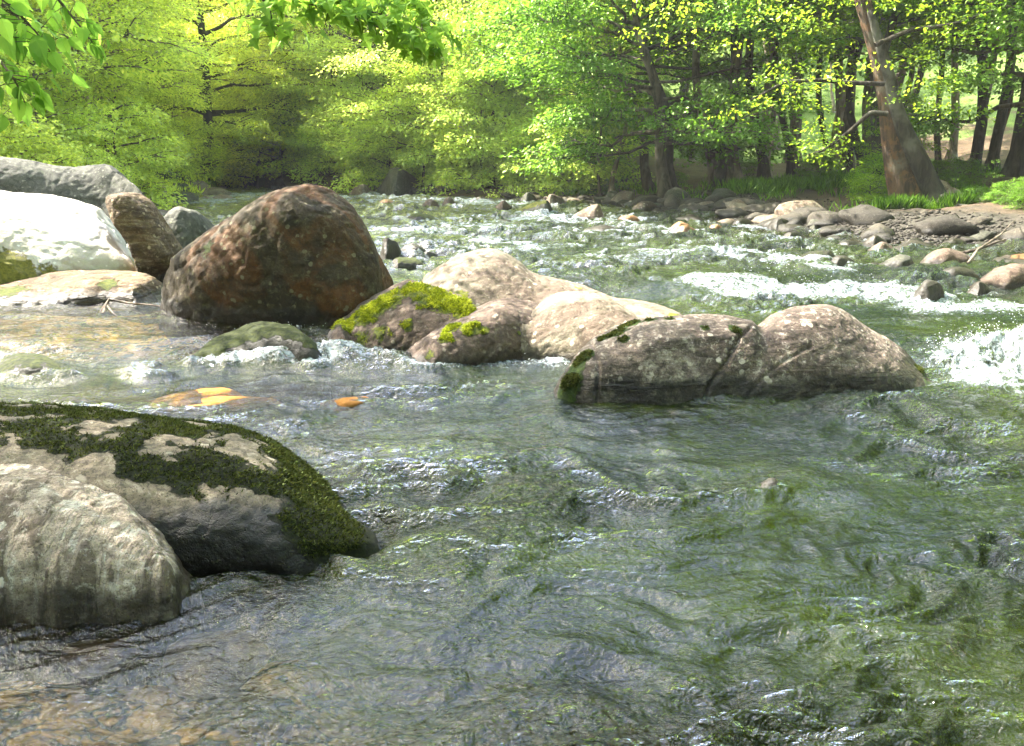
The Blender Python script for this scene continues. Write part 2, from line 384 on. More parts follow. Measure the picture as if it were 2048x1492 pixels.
def water_mat():
    m = M('river_water')
    # fine wind-and-current ripples, stretched across the flow
    p = m.map(m.pos, scale=(1, 1.25, 1), rot=(0, 0, R(-12)))
    n1 = m.noise(17, 3, 0.55, vec=p, dist=1.2); n2 = m.noise(48, 3, 0.6, vec=p, dist=0.9)
    calm = m.attr('rough')
    h = m.math('ADD', m.math('MULTIPLY', n1, 1.0), m.math('MULTIPLY', n2, 0.30))
    h = m.math('MULTIPLY', h, calm)
    nb = m.bump(h, 0.044, 1.0)
    foam = m.attr('foam')
    lace = m.noise(15, 9, 0.82, vec=m.map(m.pos, scale=(1, 1.3, 1)), dist=1.2)
    ff = m.math('ADD', foam, m.math('MULTIPLY', m.math('SUBTRACT', lace, 0.5), 3.3))
    fo = m.math('MULTIPLY', m.ramp(ff, 0.50, 1.25), m.ramp(foam, 0.03, 0.18))
    fr = m.n.new('ShaderNodeFresnel'); fr.inputs[0].default_value = 1.68; m.L(nb, fr.inputs['Normal'])
    gl = m.n.new('ShaderNodeBsdfGlossy'); gl.inputs['Roughness'].default_value = 0.02; m.L(nb, gl.inputs['Normal'])
    tr = m.n.new('ShaderNodeBsdfTransparent'); tr.inputs[0].default_value = (0.90, 0.92, 0.72, 1)
    murk = m.n.new('ShaderNodeBsdfDiffuse')
    m.L(m.mix(m.ramp(m.noise(0.7, 3, 0.5, vec=m.pos), 0.4, 0.6), (0.014, 0.021, 0.002), (0.003, 0.007, 0.003)), murk.inputs[0])
    body = m.n.new('ShaderNodeMixShader'); m.L(m.attr('murk'), body.inputs[0]); m.L(tr.outputs[0], body.inputs[1]); m.L(murk.outputs[0], body.inputs[2])
    surf = m.n.new('ShaderNodeMixShader'); m.L(fr.outputs[0], surf.inputs[0]); m.L(body.outputs[0], surf.inputs[1]); m.L(gl.outputs[0], surf.inputs[2])
    fb = m.n.new('ShaderNodeBsdfPrincipled'); fb.inputs['Base Color'].default_value = (0.40, 0.46, 0.50, 1); fb.inputs['Roughness'].default_value = 0.45
    m.L(m.bump(m.noise(60, 5, 0.7, vec=m.pos), 0.02, 0.8), fb.inputs['Normal'])
    fin = m.n.new('ShaderNodeMixShader'); m.L(fo, fin.inputs[0]); m.L(surf.outputs[0], fin.inputs[1]); m.L(fb.outputs[0], fin.inputs[2])
    m.L(fin.outputs[0], m.out.inputs[0])
    return m.m
MAT['water'] = water_mat()
fm = M('water_spray'); fm.b.inputs['Base Color'].default_value = (0.85, 0.88, 0.9, 1); fm.b.inputs['Roughness'].default_value = 0.2
MAT['spray'] = fm.m
# ------------------------------------------------------------------ ground and river bed (one sheet)
def build_ground():
    n = 520
    t = np.linspace(-1, 1, n)
    xs = 160 * np.sinh(t * 4.2) / math.sinh(4.2)
    u = np.linspace(0, 1, n + 60)
    k = 3.6
    ys = 4 + np.sinh((u * 1.42 - 0.42) * k) / math.sinh(k) * 300
    X, Y = np.meshgrid(xs, ys)
    Z = ground_z(X, Y)
    d, side, ins = bank_d(X, Y)
    me = mesh_np('ground', np.stack([X, Y, Z], -1).reshape(-1, 3), grid_faces(len(ys), len(xs)))
    green = np.where(side < 0, 0.95, 0.22) + 0.7 * sstep(44, 54, Y)
    attr(me, 'green', green.ravel())
    attr(me, 'shore', (sstep(4.4, 2.2, d + .6 * noise2(X * 1.3, Y * 1.3, 88)) * sstep(-.2, .1, d) * sstep(32, 26, Y)).ravel())
    attr(me, 'bed', sstep(0.25, -0.15, d).ravel())
    rust = 1.3 * np.exp(-(((X + 1.2) / 1.5) ** 2 + ((Y - 2.4) / 0.7) ** 2)) + 0.8 * np.exp(-(((X + 3.5) / 2.2) ** 2 + ((Y - 8.0) / 1.6) ** 2))
    rust = rust + 1.1 * np.exp(-(((X + 2.0) / 1.1) ** 2 + ((Y - 5.75) / 0.5) ** 2))
    attr(me, 'rust', np.clip(rust, 0, 1).ravel())
    tag(link('ground', me, MAT['ground']), 'leaf-littered wooded banks and stony river bed', 'ground', kind='structure')
build_ground()

# ------------------------------------------------------------------ boulders
FOOT = []      # waterline points with how much the current froths there
def tri_join(parts):
    vs, fs, o = [], [], 0
    for v, f in parts:
        vs.append(v); fs.append(f + o); o += len(v)
    return np.concatenate(vs), np.concatenate(fs)

def loft(top, base, front, back, e=2.3, sink=0.55, n=44, froth=0.0, eb=None, under=0.0, endfull=0.12):
    """solid whose crest follows `top` and whose waterline follows `base` (both read off the photograph),
    standing at its own distance with its own depth: front and back are metres from foot to crest and crest to far foot"""
    top = np.array(top, float); base = np.array(base, float)
    x0, x1 = top[0, 0], top[-1, 0]
    s = 0.5 - 0.5 * np.cos(np.linspace(0, np.pi, n)); pxs = x0 + (x1 - x0) * s
    rings = []
    m = 18
    for px in pxs:
        pt = np.interp(px, top[:, 0], top[:, 1]); pb = np.interp(px, base[:, 0], base[:, 1])
        Fp = on_water(px, pb)
        u = (px - x0) / (x1 - x0) * 2 - 1
        sh = max(math.sqrt(max(1 - abs(u) ** 2.6, 0)), endfull)
        Rp = at_depth(px, pt, Fp[1] + front * sh)
        zr = max(Rp[2], Fp[2] + 0.015)
        g = Fp[:2] / Fp[1]
        a = np.linspace(0, np.pi, m)
        ys, zs = [], []
        for k in a:
            c, sn = math.cos(k), math.sin(k)
            ee = e if c > 0 else (eb or e)
            cc = abs(c) ** (2 / ee); ss = sn ** (2 / ee)
            if c >= 0: y = Fp[1] + front * sh * (1 - cc) + under * sh * (1 - ss) ** 2
            else: y = Fp[1] + front * sh + back * sh * cc
            ys.append(y); zs.append(Fp[2] + (zr - Fp[2]) * ss)
        yb0, yb1 = ys[0] - 0.03, ys[-1] + 0.03
        ys = [yb1 + 0.05, *reversed(ys), yb0 - 0.05]; zs = [Fp[2] - sink, *reversed(zs), Fp[2] - sink]
        rings.append([(g[0] * y, y, z) for y, z in zip(ys, zs)])
        if froth > 0 or True: FOOT.append((Fp[0], Fp[1], froth))
    rings = np.array(rings); nr, nc = rings.shape[:2]
    V = rings.reshape(-1, 3)
    i = (np.arange(nr - 1)[:, None] * nc + np.arange(nc)[None, :]).ravel()
    j = (np.arange(nr - 1)[:, None] * nc + (np.arange(nc) + 1) % nc).ravel()
    Q = np.stack([i, j, j + nc, i + nc], 1)
    T = np.concatenate([Q[:, [0, 1, 2]], Q[:, [0, 2, 3]]])
    c0, c1 = len(V), len(V) + 1
    V = np.concatenate([V, [rings[0].mean(0)], [rings[-1].mean(0)]])
    k = np.arange(nc); kn = (k + 1) % nc; b = (nr - 1) * nc
    T = np.concatenate([T, np.stack([kn, k, np.full(nc, c0)], 1), np.stack([k + b, kn + b, np.full(nc, c1)], 1)])
    return V, T

def slab(poly, depth, Y, tilt=0.0):
    """a standing slab: outline seen from the river, set at distance Y, rounded and `depth` metres thick"""
    P = np.array([at_depth(px, py, Y) for px, py in poly])
    c = P.mean(0)
    rings = []
    for t, sc in ((-1, 0.55), (-0.85, 0.82), (-0.5, 0.96), (0, 1), (0.5, 0.98), (0.85, 0.85), (1, 0.6)):
        q = c + (P - c) * sc
        q[:, 1] += t * depth * 0.5 + tilt * (q[:, 2] - c[2])
        rings.append(q)
    rings = np.array(rings); nr, nc = rings.shape[:2]
    V = np.concatenate([rings.reshape(-1, 3), [rings[0].mean(0)], [rings[-1].mean(0)]])
    i = (np.arange(nr - 1)[:, None] * nc + np.arange(nc)[None, :]).ravel(); j = (np.arange(nr - 1)[:, None] * nc + (np.arange(nc) + 1) % nc).ravel()
    Q = np.stack([i, j, j + nc, i + nc], 1)
    k = np.arange(nc); kn = (k + 1) % nc; b = (nr - 1) * nc
    T = np.concatenate([Q[:, [0, 1, 2]], Q[:, [0, 2, 3]], np.stack([kn, k, np.full(nc, len(V) - 2)], 1), np.stack([k + b, kn + b, np.full(nc, len(V) - 1)], 1)])
    return V, T

def remesh(V, T, voxel, smooth=4):
    me = mesh_np('tmp', V, T)
    import bmesh
    bm = bmesh.new(); bm.from_mesh(me); bmesh.ops.recalc_face_normals(bm, faces=bm.faces[:]); bm.to_mesh(me); bm.free()
    o = bpy.data.objects.new('tmp', me); C.objects.link(o)
    md = o.modifiers.new('r', 'REMESH'); md.mode = 'VOXEL'; md.voxel_size = voxel
    sm = o.modifiers.new('s', 'SMOOTH'); sm.factor = 0.5; sm.iterations = smooth
    dg = bpy.context.evaluated_depsgraph_get(); ev = o.evaluated_get(dg)
    m2 = bpy.data.meshes.new_from_object(ev)
    bpy.data.objects.remove(o); bpy.data.meshes.remove(me)
    return m2

def verts_of(me):
    v = np.empty(len(me.vertices) * 3, np.float32); me.vertices.foreach_get('co', v)
    n = np.empty(len(me.vertices) * 3, np.float32); me.vertices.foreach_get('normal', n)
    return v.reshape(-1, 3).astype(float), n.reshape(-1, 3).astype(float)

def blobs(v, nor, spots):
    """moss patches as balls in the world round the surface point seen at (px, py); r in metres"""
    X, Y = to_px(v)
    out = np.zeros(len(v))
    face = nor @ _fw < 0.1
    for px, py, r, a in spots:
        d2 = (X - px) ** 2 + (Y - py) ** 2 + np.where(face, 0, 1e6)
        c = v[np.argmin(d2)]
        out = np.maximum(out, a * np.exp(-(((v - c) ** 2).sum(1)) / (r * r)))
    return out

def boulder(name, parts, mat, label, voxel=0.02, amp=0.05, fs=1.2, moss=None, mossup=0.0, cracks=0, cat='boulder', group=None, smooth=4, facet=0.0, seed=None, flutes=None, carve=None, mossfn=None, cuts=12):
    V, T = tri_join(parts)
    me = remesh(V, T, voxel, smooth)
    v, n = verts_of(me)
    seed = seed if seed is not None else len(bpy.data.objects) * 7
    rc = np.random.default_rng(seed); c0 = v.mean(0)
    wn3 = amp * .5 * noise3(v[:, 0] * 3, v[:, 1] * 3, v[:, 2] * 3, seed)
    for k in range(cuts):          # old fracture faces
        a = rc.normal(0, 1, 3) * (1, 1, .6); a[2] = abs(a[2]) * .8; a /= np.linalg.norm(a)
        pr = (v - c0) @ a + wn3 * (-1) ** k
        lim = np.quantile(pr, rc.uniform(.955, .985)); ex = np.maximum(pr - lim, 0)
        v = v - a * (ex * .75)[:, None]
    d = amp * fbm3(v, fs, 3, seed) * 1.6
    rid = 1 - np.abs(fbm3(v, fs * 2.2, 4, seed + 20)) * 3
    d += amp * 0.09 * rid
    chip = 1 - 2 * np.abs(fbm3(v, fs * 5, 3, seed + 60, .6)) * 1.6
    d -= amp * 0.16 * sstep(.55, 1.0, chip)
    d += amp * 0.075 * fbm3(v, fs * 9, 3, seed + 40, 0.65)
    if facet:
        pts = v[np.linspace(0, len(v) - 1, 26).astype(int)]
        nn = noise3(v[:, 0] * 2, v[:, 1] * 2, v[:, 2] * 2, seed + 3)[:, None] * 0.15
        q = v + nn
        best = np.full(len(v), 1e9); sec = np.full(len(v), 1e9)
        for p in pts:
            dd = ((q - p) ** 2).sum(1) ** 0.5
            sec = np.minimum(sec, np.maximum(best, dd)); best = np.minimum(best, dd)
        d -= facet * np.exp(-((sec - best) / 0.05) ** 2)
    if cracks:
        cr = np.abs(noise3(v[:, 0] * 1.1 + 0.35 * v[:, 2], v[:, 1] * 1.1, v[:, 2] * 0.9 - 0.5 * v[:, 0], seed + 77))
        d -= cracks * np.exp(-(cr / 0.022) ** 2)
    if flutes: d += flutes(v)
    if carve: d += carve(v, n)
    v = v + n * d[:, None]
    ctr = v.mean(0); ctr[2] = v[:, 2].min()
    me.vertices.foreach_set('co', (v - ctr).astype(np.float32).ravel()); me.update()
    v2, n2 = verts_of(me)
    ms = np.zeros(len(v))
    if moss: ms = blobs(v, n2, moss)
    if mossfn: ms = mossfn(v, n2)
    if mossup: ms = np.maximum(ms, mossup * sstep(0.35, 0.9, n2[:, 2]))
    attr(me, 'moss', ms); attr(me, 'wl', water_level(v[:, 0], v[:, 1]))
    me.polygons.foreach_set('use_smooth', np.ones(len(me.polygons), bool))
    me.name = name
    o = link(name, me, MAT[mat], loc=ctr); tag(o, label, cat, group)
    return o, v, n2, ms

def moss_tufts(root, v, n, ms, count, size, mat, thr=0.55, seed=1, back=True):
    """short fronds standing on the mossy part of a boulder, one mesh, child of the boulder"""
    r = np.random.default_rng(seed)
    nz = fbm3(v, 13.0, 3, 90) * 0.9
    w = np.clip(ms + nz - thr, 0, 0.25)
    w[v[:, 2] < 0.06] = 0
    if w.sum() <= 0: return
    idx = r.choice(len(v), count, p=w / w.sum())
    p = v[idx] + r.normal(0, size * 0.25, (count, 3)); nn = n[idx]
    d = nn + r.normal(0, 0.55, (count, 3)) + np.array((0, 0, -0.15)); d /= np.linalg.norm(d, axis=1)[:, None]
    s = np.cross(d, r.normal(0, 1, (count, 3))); s /= np.linalg.norm(s, axis=1)[:, None]
    L = size * r.uniform(0.5, 1.5, count)[:, None]; wd = L * 0.16
    V = np.stack([p - s * wd, p + s * wd, p + d * L + np.array((0, 0, -0.25)) * L], 1).reshape(-1, 3) - np.array(root.location)
    me = mesh_np('moss', V, np.arange(count * 3).reshape(-1, 3), False)
    attr(me, 'tint', np.repeat(r.uniform(0, 1, count), 3))
    o = link('moss', me, MAT[mat], root); tag(o, kind='stuff')
    return o

# --- near left, streaked by water
def flute_near(v):
    a = v[:, 0] * 17 + v[:, 1] * 8 - v[:, 2] * 7.5 + 1.6 * noise3(v[:, 0] * 3, v[:, 1] * 3, v[:, 2] * 3, 3)
    k = np.abs(np.sin(a)) ** 0.6
    b = np.abs(np.sin(a * 0.37 + 1.0))
    return 0.012 * (k - 0.6) * (0.4 + b) * sstep(-1.9, -1.3, v[:, 0])
boulder('boulder', [loft([(-520, 1120), (-420, 1010), (-260, 965), (-100, 950), (0, 949), (60, 954), (130, 963), (200, 985), (270, 1008), (330, 1035), (372, 1062), (392, 1105), (402, 1150), (412, 1215)],
                 [(-520, 1240), (-300, 1262), (0, 1258), (100, 1266), (200, 1256), (300, 1252), (380, 1247), (412, 1228)], 0.42, 0.5, e=2.5, endfull=0.4)],
        'striped', 'nearest pale granite boulder, streaked with water-worn lines, at the lower left', 0.011, 0.03, 1.6, flutes=flute_near, seed=5)
# --- the mossy one behind it
def moss_cover(v, n):
    X, Y = to_px(v)
    edge = np.interp(X, [-300, 0, 120, 200, 330, 400, 480, 560, 640, 700, 760], [985, 950, 930, 970, 1000, 1015, 1035, 1085, 1150, 1165, 1165])
    m = sstep(30, -60, Y - edge)
    hole = fbm3(v * np.array((1, 1, 1.3)), 5.0, 3, 71)
    hole = hole + .35 * fbm3(v, 17, 3, 72)
    m = m - 0.95 * sstep(-0.16, 0.20, hole) * sstep(640, 440, X) - 0.25 * sstep(.1, .3, hole)
    back = (n @ _fw) > 0
    return np.clip(np.where(back, .8, m), 0, 1)
mo, mv, mn, mms = boulder('boulder', [loft([(-330, 880), (-200, 815), (-60, 815), (0, 832), (60, 840), (140, 838), (250, 845), (340, 866), (420, 884), (500, 895), (560, 925), (620, 985), (680, 1040), (730, 1082), (754, 1118)],
                 [(-330, 1150), (0, 1180), (420, 1172), (560, 1170), (640, 1166), (700, 1163), (754, 1150)], 0.62, 0.8, e=2.2, endfull=0.3, under=0.06)],
        'mossrock', 'long boulder under shaggy dark moss with bare cream patches and a blunt snout', 0.016, 0.045, 1.3, seed=9,
        mossfn=moss_cover)
moss_tufts(mo, mv, mn, mms, 80000, 0.015, 'moss_blade', 0.50)
# --- the big brown one
bo, bv, bn, bms = boulder('boulder', [loft([(321, 600), (326, 560), (345, 522), (395, 487), (450, 448), (500, 413), (550, 388), (600, 372), (632, 368), (670, 380), (710, 410), (742, 455), (765, 505), (788, 552), (806, 590)],
                 [(321, 628), (345, 643), (400, 651), (500, 659), (600, 662), (700, 664), (760, 652), (806, 612)], 0.62, 0.95, e=2.9, eb=2.2, endfull=0.34, under=0.16, froth=0.35)],
        'brown', 'big rusty brown boulder with a rounded peak and a dark shaded face', 0.02, 0.07, 0.85, cracks=0.015, cuts=18, seed=14,
        moss=[(415, 500, 0.16, .55), (600, 420, .35, .35), (560, 470, .35, .35)])
# --- white boulder and its neighbours on the left
boulder('boulder', [loft([(-420, 470), (-300, 400), (-200, 375), (-60, 372), (0, 375), (70, 384), (130, 388), (180, 398), (215, 410), (245, 432), (272, 465), (290, 505), (303, 552)],
                 [(-420, 600), (-200, 610), (0, 600), (120, 585), (220, 575), (303, 568)], 1.9, 1.2, e=2.0, eb=2.6, endfull=0.3)],
        'white', 'huge white boulder by the pool, sun glare put into its colour', 0.03, 0.09, 0.6, seed=21,
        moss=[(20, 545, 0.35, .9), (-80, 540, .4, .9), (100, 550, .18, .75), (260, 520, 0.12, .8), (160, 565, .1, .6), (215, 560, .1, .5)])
boulder('ledge_rock', [loft([(-260, 590), (-100, 575), (0, 560), (120, 545), (200, 535), (260, 545), (318, 565), (345, 590)],
                 [(-260, 620), (0, 615), (120, 612), (220, 606), (300, 612), (345, 606)], 0.9, 0.6, e=2.0, endfull=0.3, froth=0.3)],
        'tan', 'low tan ledge awash at the foot of the white boulder', 0.025, 0.06, 1.4, seed=25, moss=[(215, 568, .12, .9), (20, 580, .3, .7)], cat='rock')
boulder('boulder', [slab([(214, 398), (232, 383), (250, 380), (275, 388), (303, 420), (332, 465), (360, 512), (357, 530), (330, 545), (310, 610), (300, 545), (284, 495), (256, 450)], 0.8, 10.6)],
        'tan', 'leaning tan slab wedged between the white boulder and the brown one', 0.025, 0.05, 1.6, seed=28, facet=0.01)
boulder('boulder', [loft([(-380, 360), (-220, 310), (-100, 302), (0, 308), (50, 310), (100, 324), (150, 336), (190, 336), (230, 328), (262, 331), (300, 355), (325, 388), (342, 425), (356, 470)],
                 [(-380, 500), (0, 500), (200, 495), (300, 500), (356, 505)], 0.9, 1.2, e=2.4, endfull=0.3)],
        'grey', 'long grey-green lichened boulder rising behind the white one', 0.035, 0.10, 0.7, seed=31, cracks=0.02)
boulder('boulder', [loft([(322, 470), (332, 425), (368, 412), (395, 422), (420, 438), (445, 462), (462, 492)],
                 [(322, 520), (380, 522), (430, 515), (462, 508)], 0.4, 0.6, e=2.6, endfull=0.3)],
        'grey', 'small lichen-blotched grey boulder in the notch left of the brown one', 0.02, 0.05, 1.6, seed=33, facet=0.015)
boulder('boulder', [loft([(285, 360), (310, 345), (345, 335), (375, 345), (392, 368), (396, 385)], [(285, 396), (340, 394), (396, 390)], 0.6, 0.9, e=2.6, endfull=0.3)],
        'grey', 'layered grey boulder at the left bank just above a yellow mossy rock', 0.04, 0.09, 1.2, seed=35, cracks=0.04)
boulder('rock', [loft([(325, 392), (345, 380), (385, 384), (412, 400)], [(325, 412), (370, 412), (412, 405)], 0.5, 0.6, e=2.2, endfull=0.3, froth=.3)],
        'grey', 'flat rock covered in yellow moss at the left edge of the rapids', 0.035, 0.05, 1.5, seed=37, mossup=1.2, cat='rock')
# --- the pale group in midstream
boulder('boulder', [loft([(770, 640), (800, 590), (830, 570), (870, 543), (920, 513), (960, 501), (1000, 501), (1040, 517), (1075, 545), (1130, 562), (1165, 577), (1220, 600), (1300, 612), (1350, 625), (1392, 660)],
                 [(770, 700), (900, 705), (1000, 705), (1150, 715), (1300, 720), (1392, 712)], 1.0, 0.8, e=2.0, endfull=0.3),
                    loft([(1040, 640), (1080, 600), (1115, 583), (1150, 581), (1190, 592), (1240, 618), (1300, 650), (1330, 700)],
                 [(1040, 730), (1120, 735), (1240, 745), (1330, 740)], 0.75, 0.7, e=2.1, endfull=0.25)],
        'pale', 'pale sunlit boulder with a smooth rounded hump, highest of the midstream group', 0.018, 0.05, 1.1, seed=41, moss=[(1155, 577, .05, .8), (1355, 632, .1, .9), (840, 590, .22, 1.0), (870, 600, .15, 1.0), (910, 600, .14, 1.0), (800, 590, .18, .9)])
po, pv, pn, pms = boulder('boulder', [loft([(640, 690), (662, 668), (690, 642), (730, 608), (775, 580), (820, 560), (860, 568), (900, 585), (940, 600), (965, 640)],
                 [(640, 700), (720, 717), (800, 722), (880, 726), (965, 728)], 0.62, 0.6, e=2.2, endfull=0.25, froth=0.5)],
        'pink', 'moss-topped boulder with a yellow-green cap, sloping down beside the brown boulder', 0.014, 0.045, 1.5, seed=43,
        moss=[(700, 645, .2, .95), (740, 620, .22, .95), (775, 600, .2, .95), (720, 680, .16, .6), (830, 575, .16, 1.1), (870, 590, .2, 1.1), (905, 605, .2, 1.1), (930, 615, .15, 1.1), (760, 665, .14, .55), (670, 675, .1, 1), (815, 650, .1, .6)])
moss_tufts(po, pv, pn, pms, 16000, 0.022, 'moss_bright', 0.6, 3)
qo, qv, qn, qms = boulder('boulder', [loft([(790, 725), (815, 700), (850, 668), (900, 640), (950, 612), (985, 598), (1020, 596), (1060, 602), (1105, 628), (1150, 655), (1190, 690), (1215, 730)],
                 [(790, 742), (860, 750), (920, 744), (1000, 738), (1060, 728), (1130, 738), (1215, 745)], 0.6, 0.5, e=2.4, endfull=0.25, froth=0.6)],
        'pink', 'smooth pinkish boulder with one olive moss patch, standing in front of the pale hump', 0.014, 0.04, 1.4, seed=47, cracks=0.008,
        moss=[(905, 655, .10, .95), (940, 655, .10, .95), (890, 675, .08, .85), (965, 660, .06, .8), (860, 710, .09, .6), (1040, 665, .03, .7), (1068, 655, .035, .8), (1098, 660, .03, .7)])
moss_tufts(qo, qv, qn, qms, 7000, 0.02, 'moss_bright', 0.7, 4)
# --- the long speckled one right of centre
def crack_line(v, n):
    X, Y = to_px(v)
    f = (n @ _fw < 0.25)
    def seg(pts, w, dep):
        out = 0
        for (ax, ay), (bx, by) in zip(pts, pts[1:]):
            t = np.clip(((X - ax) * (bx - ax) + (Y - ay) * (by - ay)) / ((bx - ax) ** 2 + (by - ay) ** 2), 0, 1)
            dd = np.hypot(X - ax - t * (bx - ax), Y - ay - t * (by - ay))
            out = np.maximum(out, dep * np.exp(-(dd / w) ** 2))
        return out
    c = np.maximum(seg([(1503, 650), (1480, 672), (1468, 700), (1450, 732), (1420, 770), (1405, 805)], 3.2, 0.035), seg([(1625, 690), (1570, 720), (1530, 752), (1490, 800)], 3, 0.014))
    c = np.maximum(c, seg([(1185, 690), (1198, 730), (1192, 806)], 3.5, 0.02))
    return -c * f
ko, kv, kn_, kms = boulder('boulder', [loft([(1112, 792), (1122, 765), (1135, 738), (1155, 708), (1190, 680), (1232, 655), (1270, 640), (1330, 634), (1400, 630), (1450, 632), (1500, 642), (1530, 690), (1540, 760)],
                 [(1112, 800), (1180, 812), (1300, 818), (1420, 814), (1540, 805)], 0.5, 0.6, e=2.8, endfull=0.3),
                    loft([(1400, 800), (1440, 735), (1470, 688), (1500, 652), (1530, 630), (1565, 619), (1610, 614), (1655, 618), (1690, 638), (1725, 662), (1765, 682), (1805, 708), (1842, 738), (1865, 762), (1875, 778)],
                 [(1400, 812), (1500, 812), (1600, 808), (1700, 800), (1800, 792), (1875, 782)], 0.62, 0.6, e=2.2, endfull=0.22, froth=0.3)],
        'speckled', 'long speckled grey boulder split by a crack, moss on its left shoulder, right of midstream', 0.013, 0.032, 1.4, seed=53, cuts=4, carve=crack_line,
        moss=[(1140, 760, .12, 1), (1160, 720, .12, 1), (1190, 695, .12, 1), (1225, 668, .12, 1), (1262, 650, .10, 1), (1250, 680, .06, .8), (1300, 640, .07, .8), (1340, 637, .05, .8), (1410, 655, .05, .7), (1470, 655, .06, .9), (1845, 745, .09, .9), (1865, 770, .09, 1), (1820, 725, .06, .8), (1130, 790, .1, .9)])
moss_tufts(ko, kv, kn_, kms, 12000, 0.018, 'moss_blade', 0.6, 6)

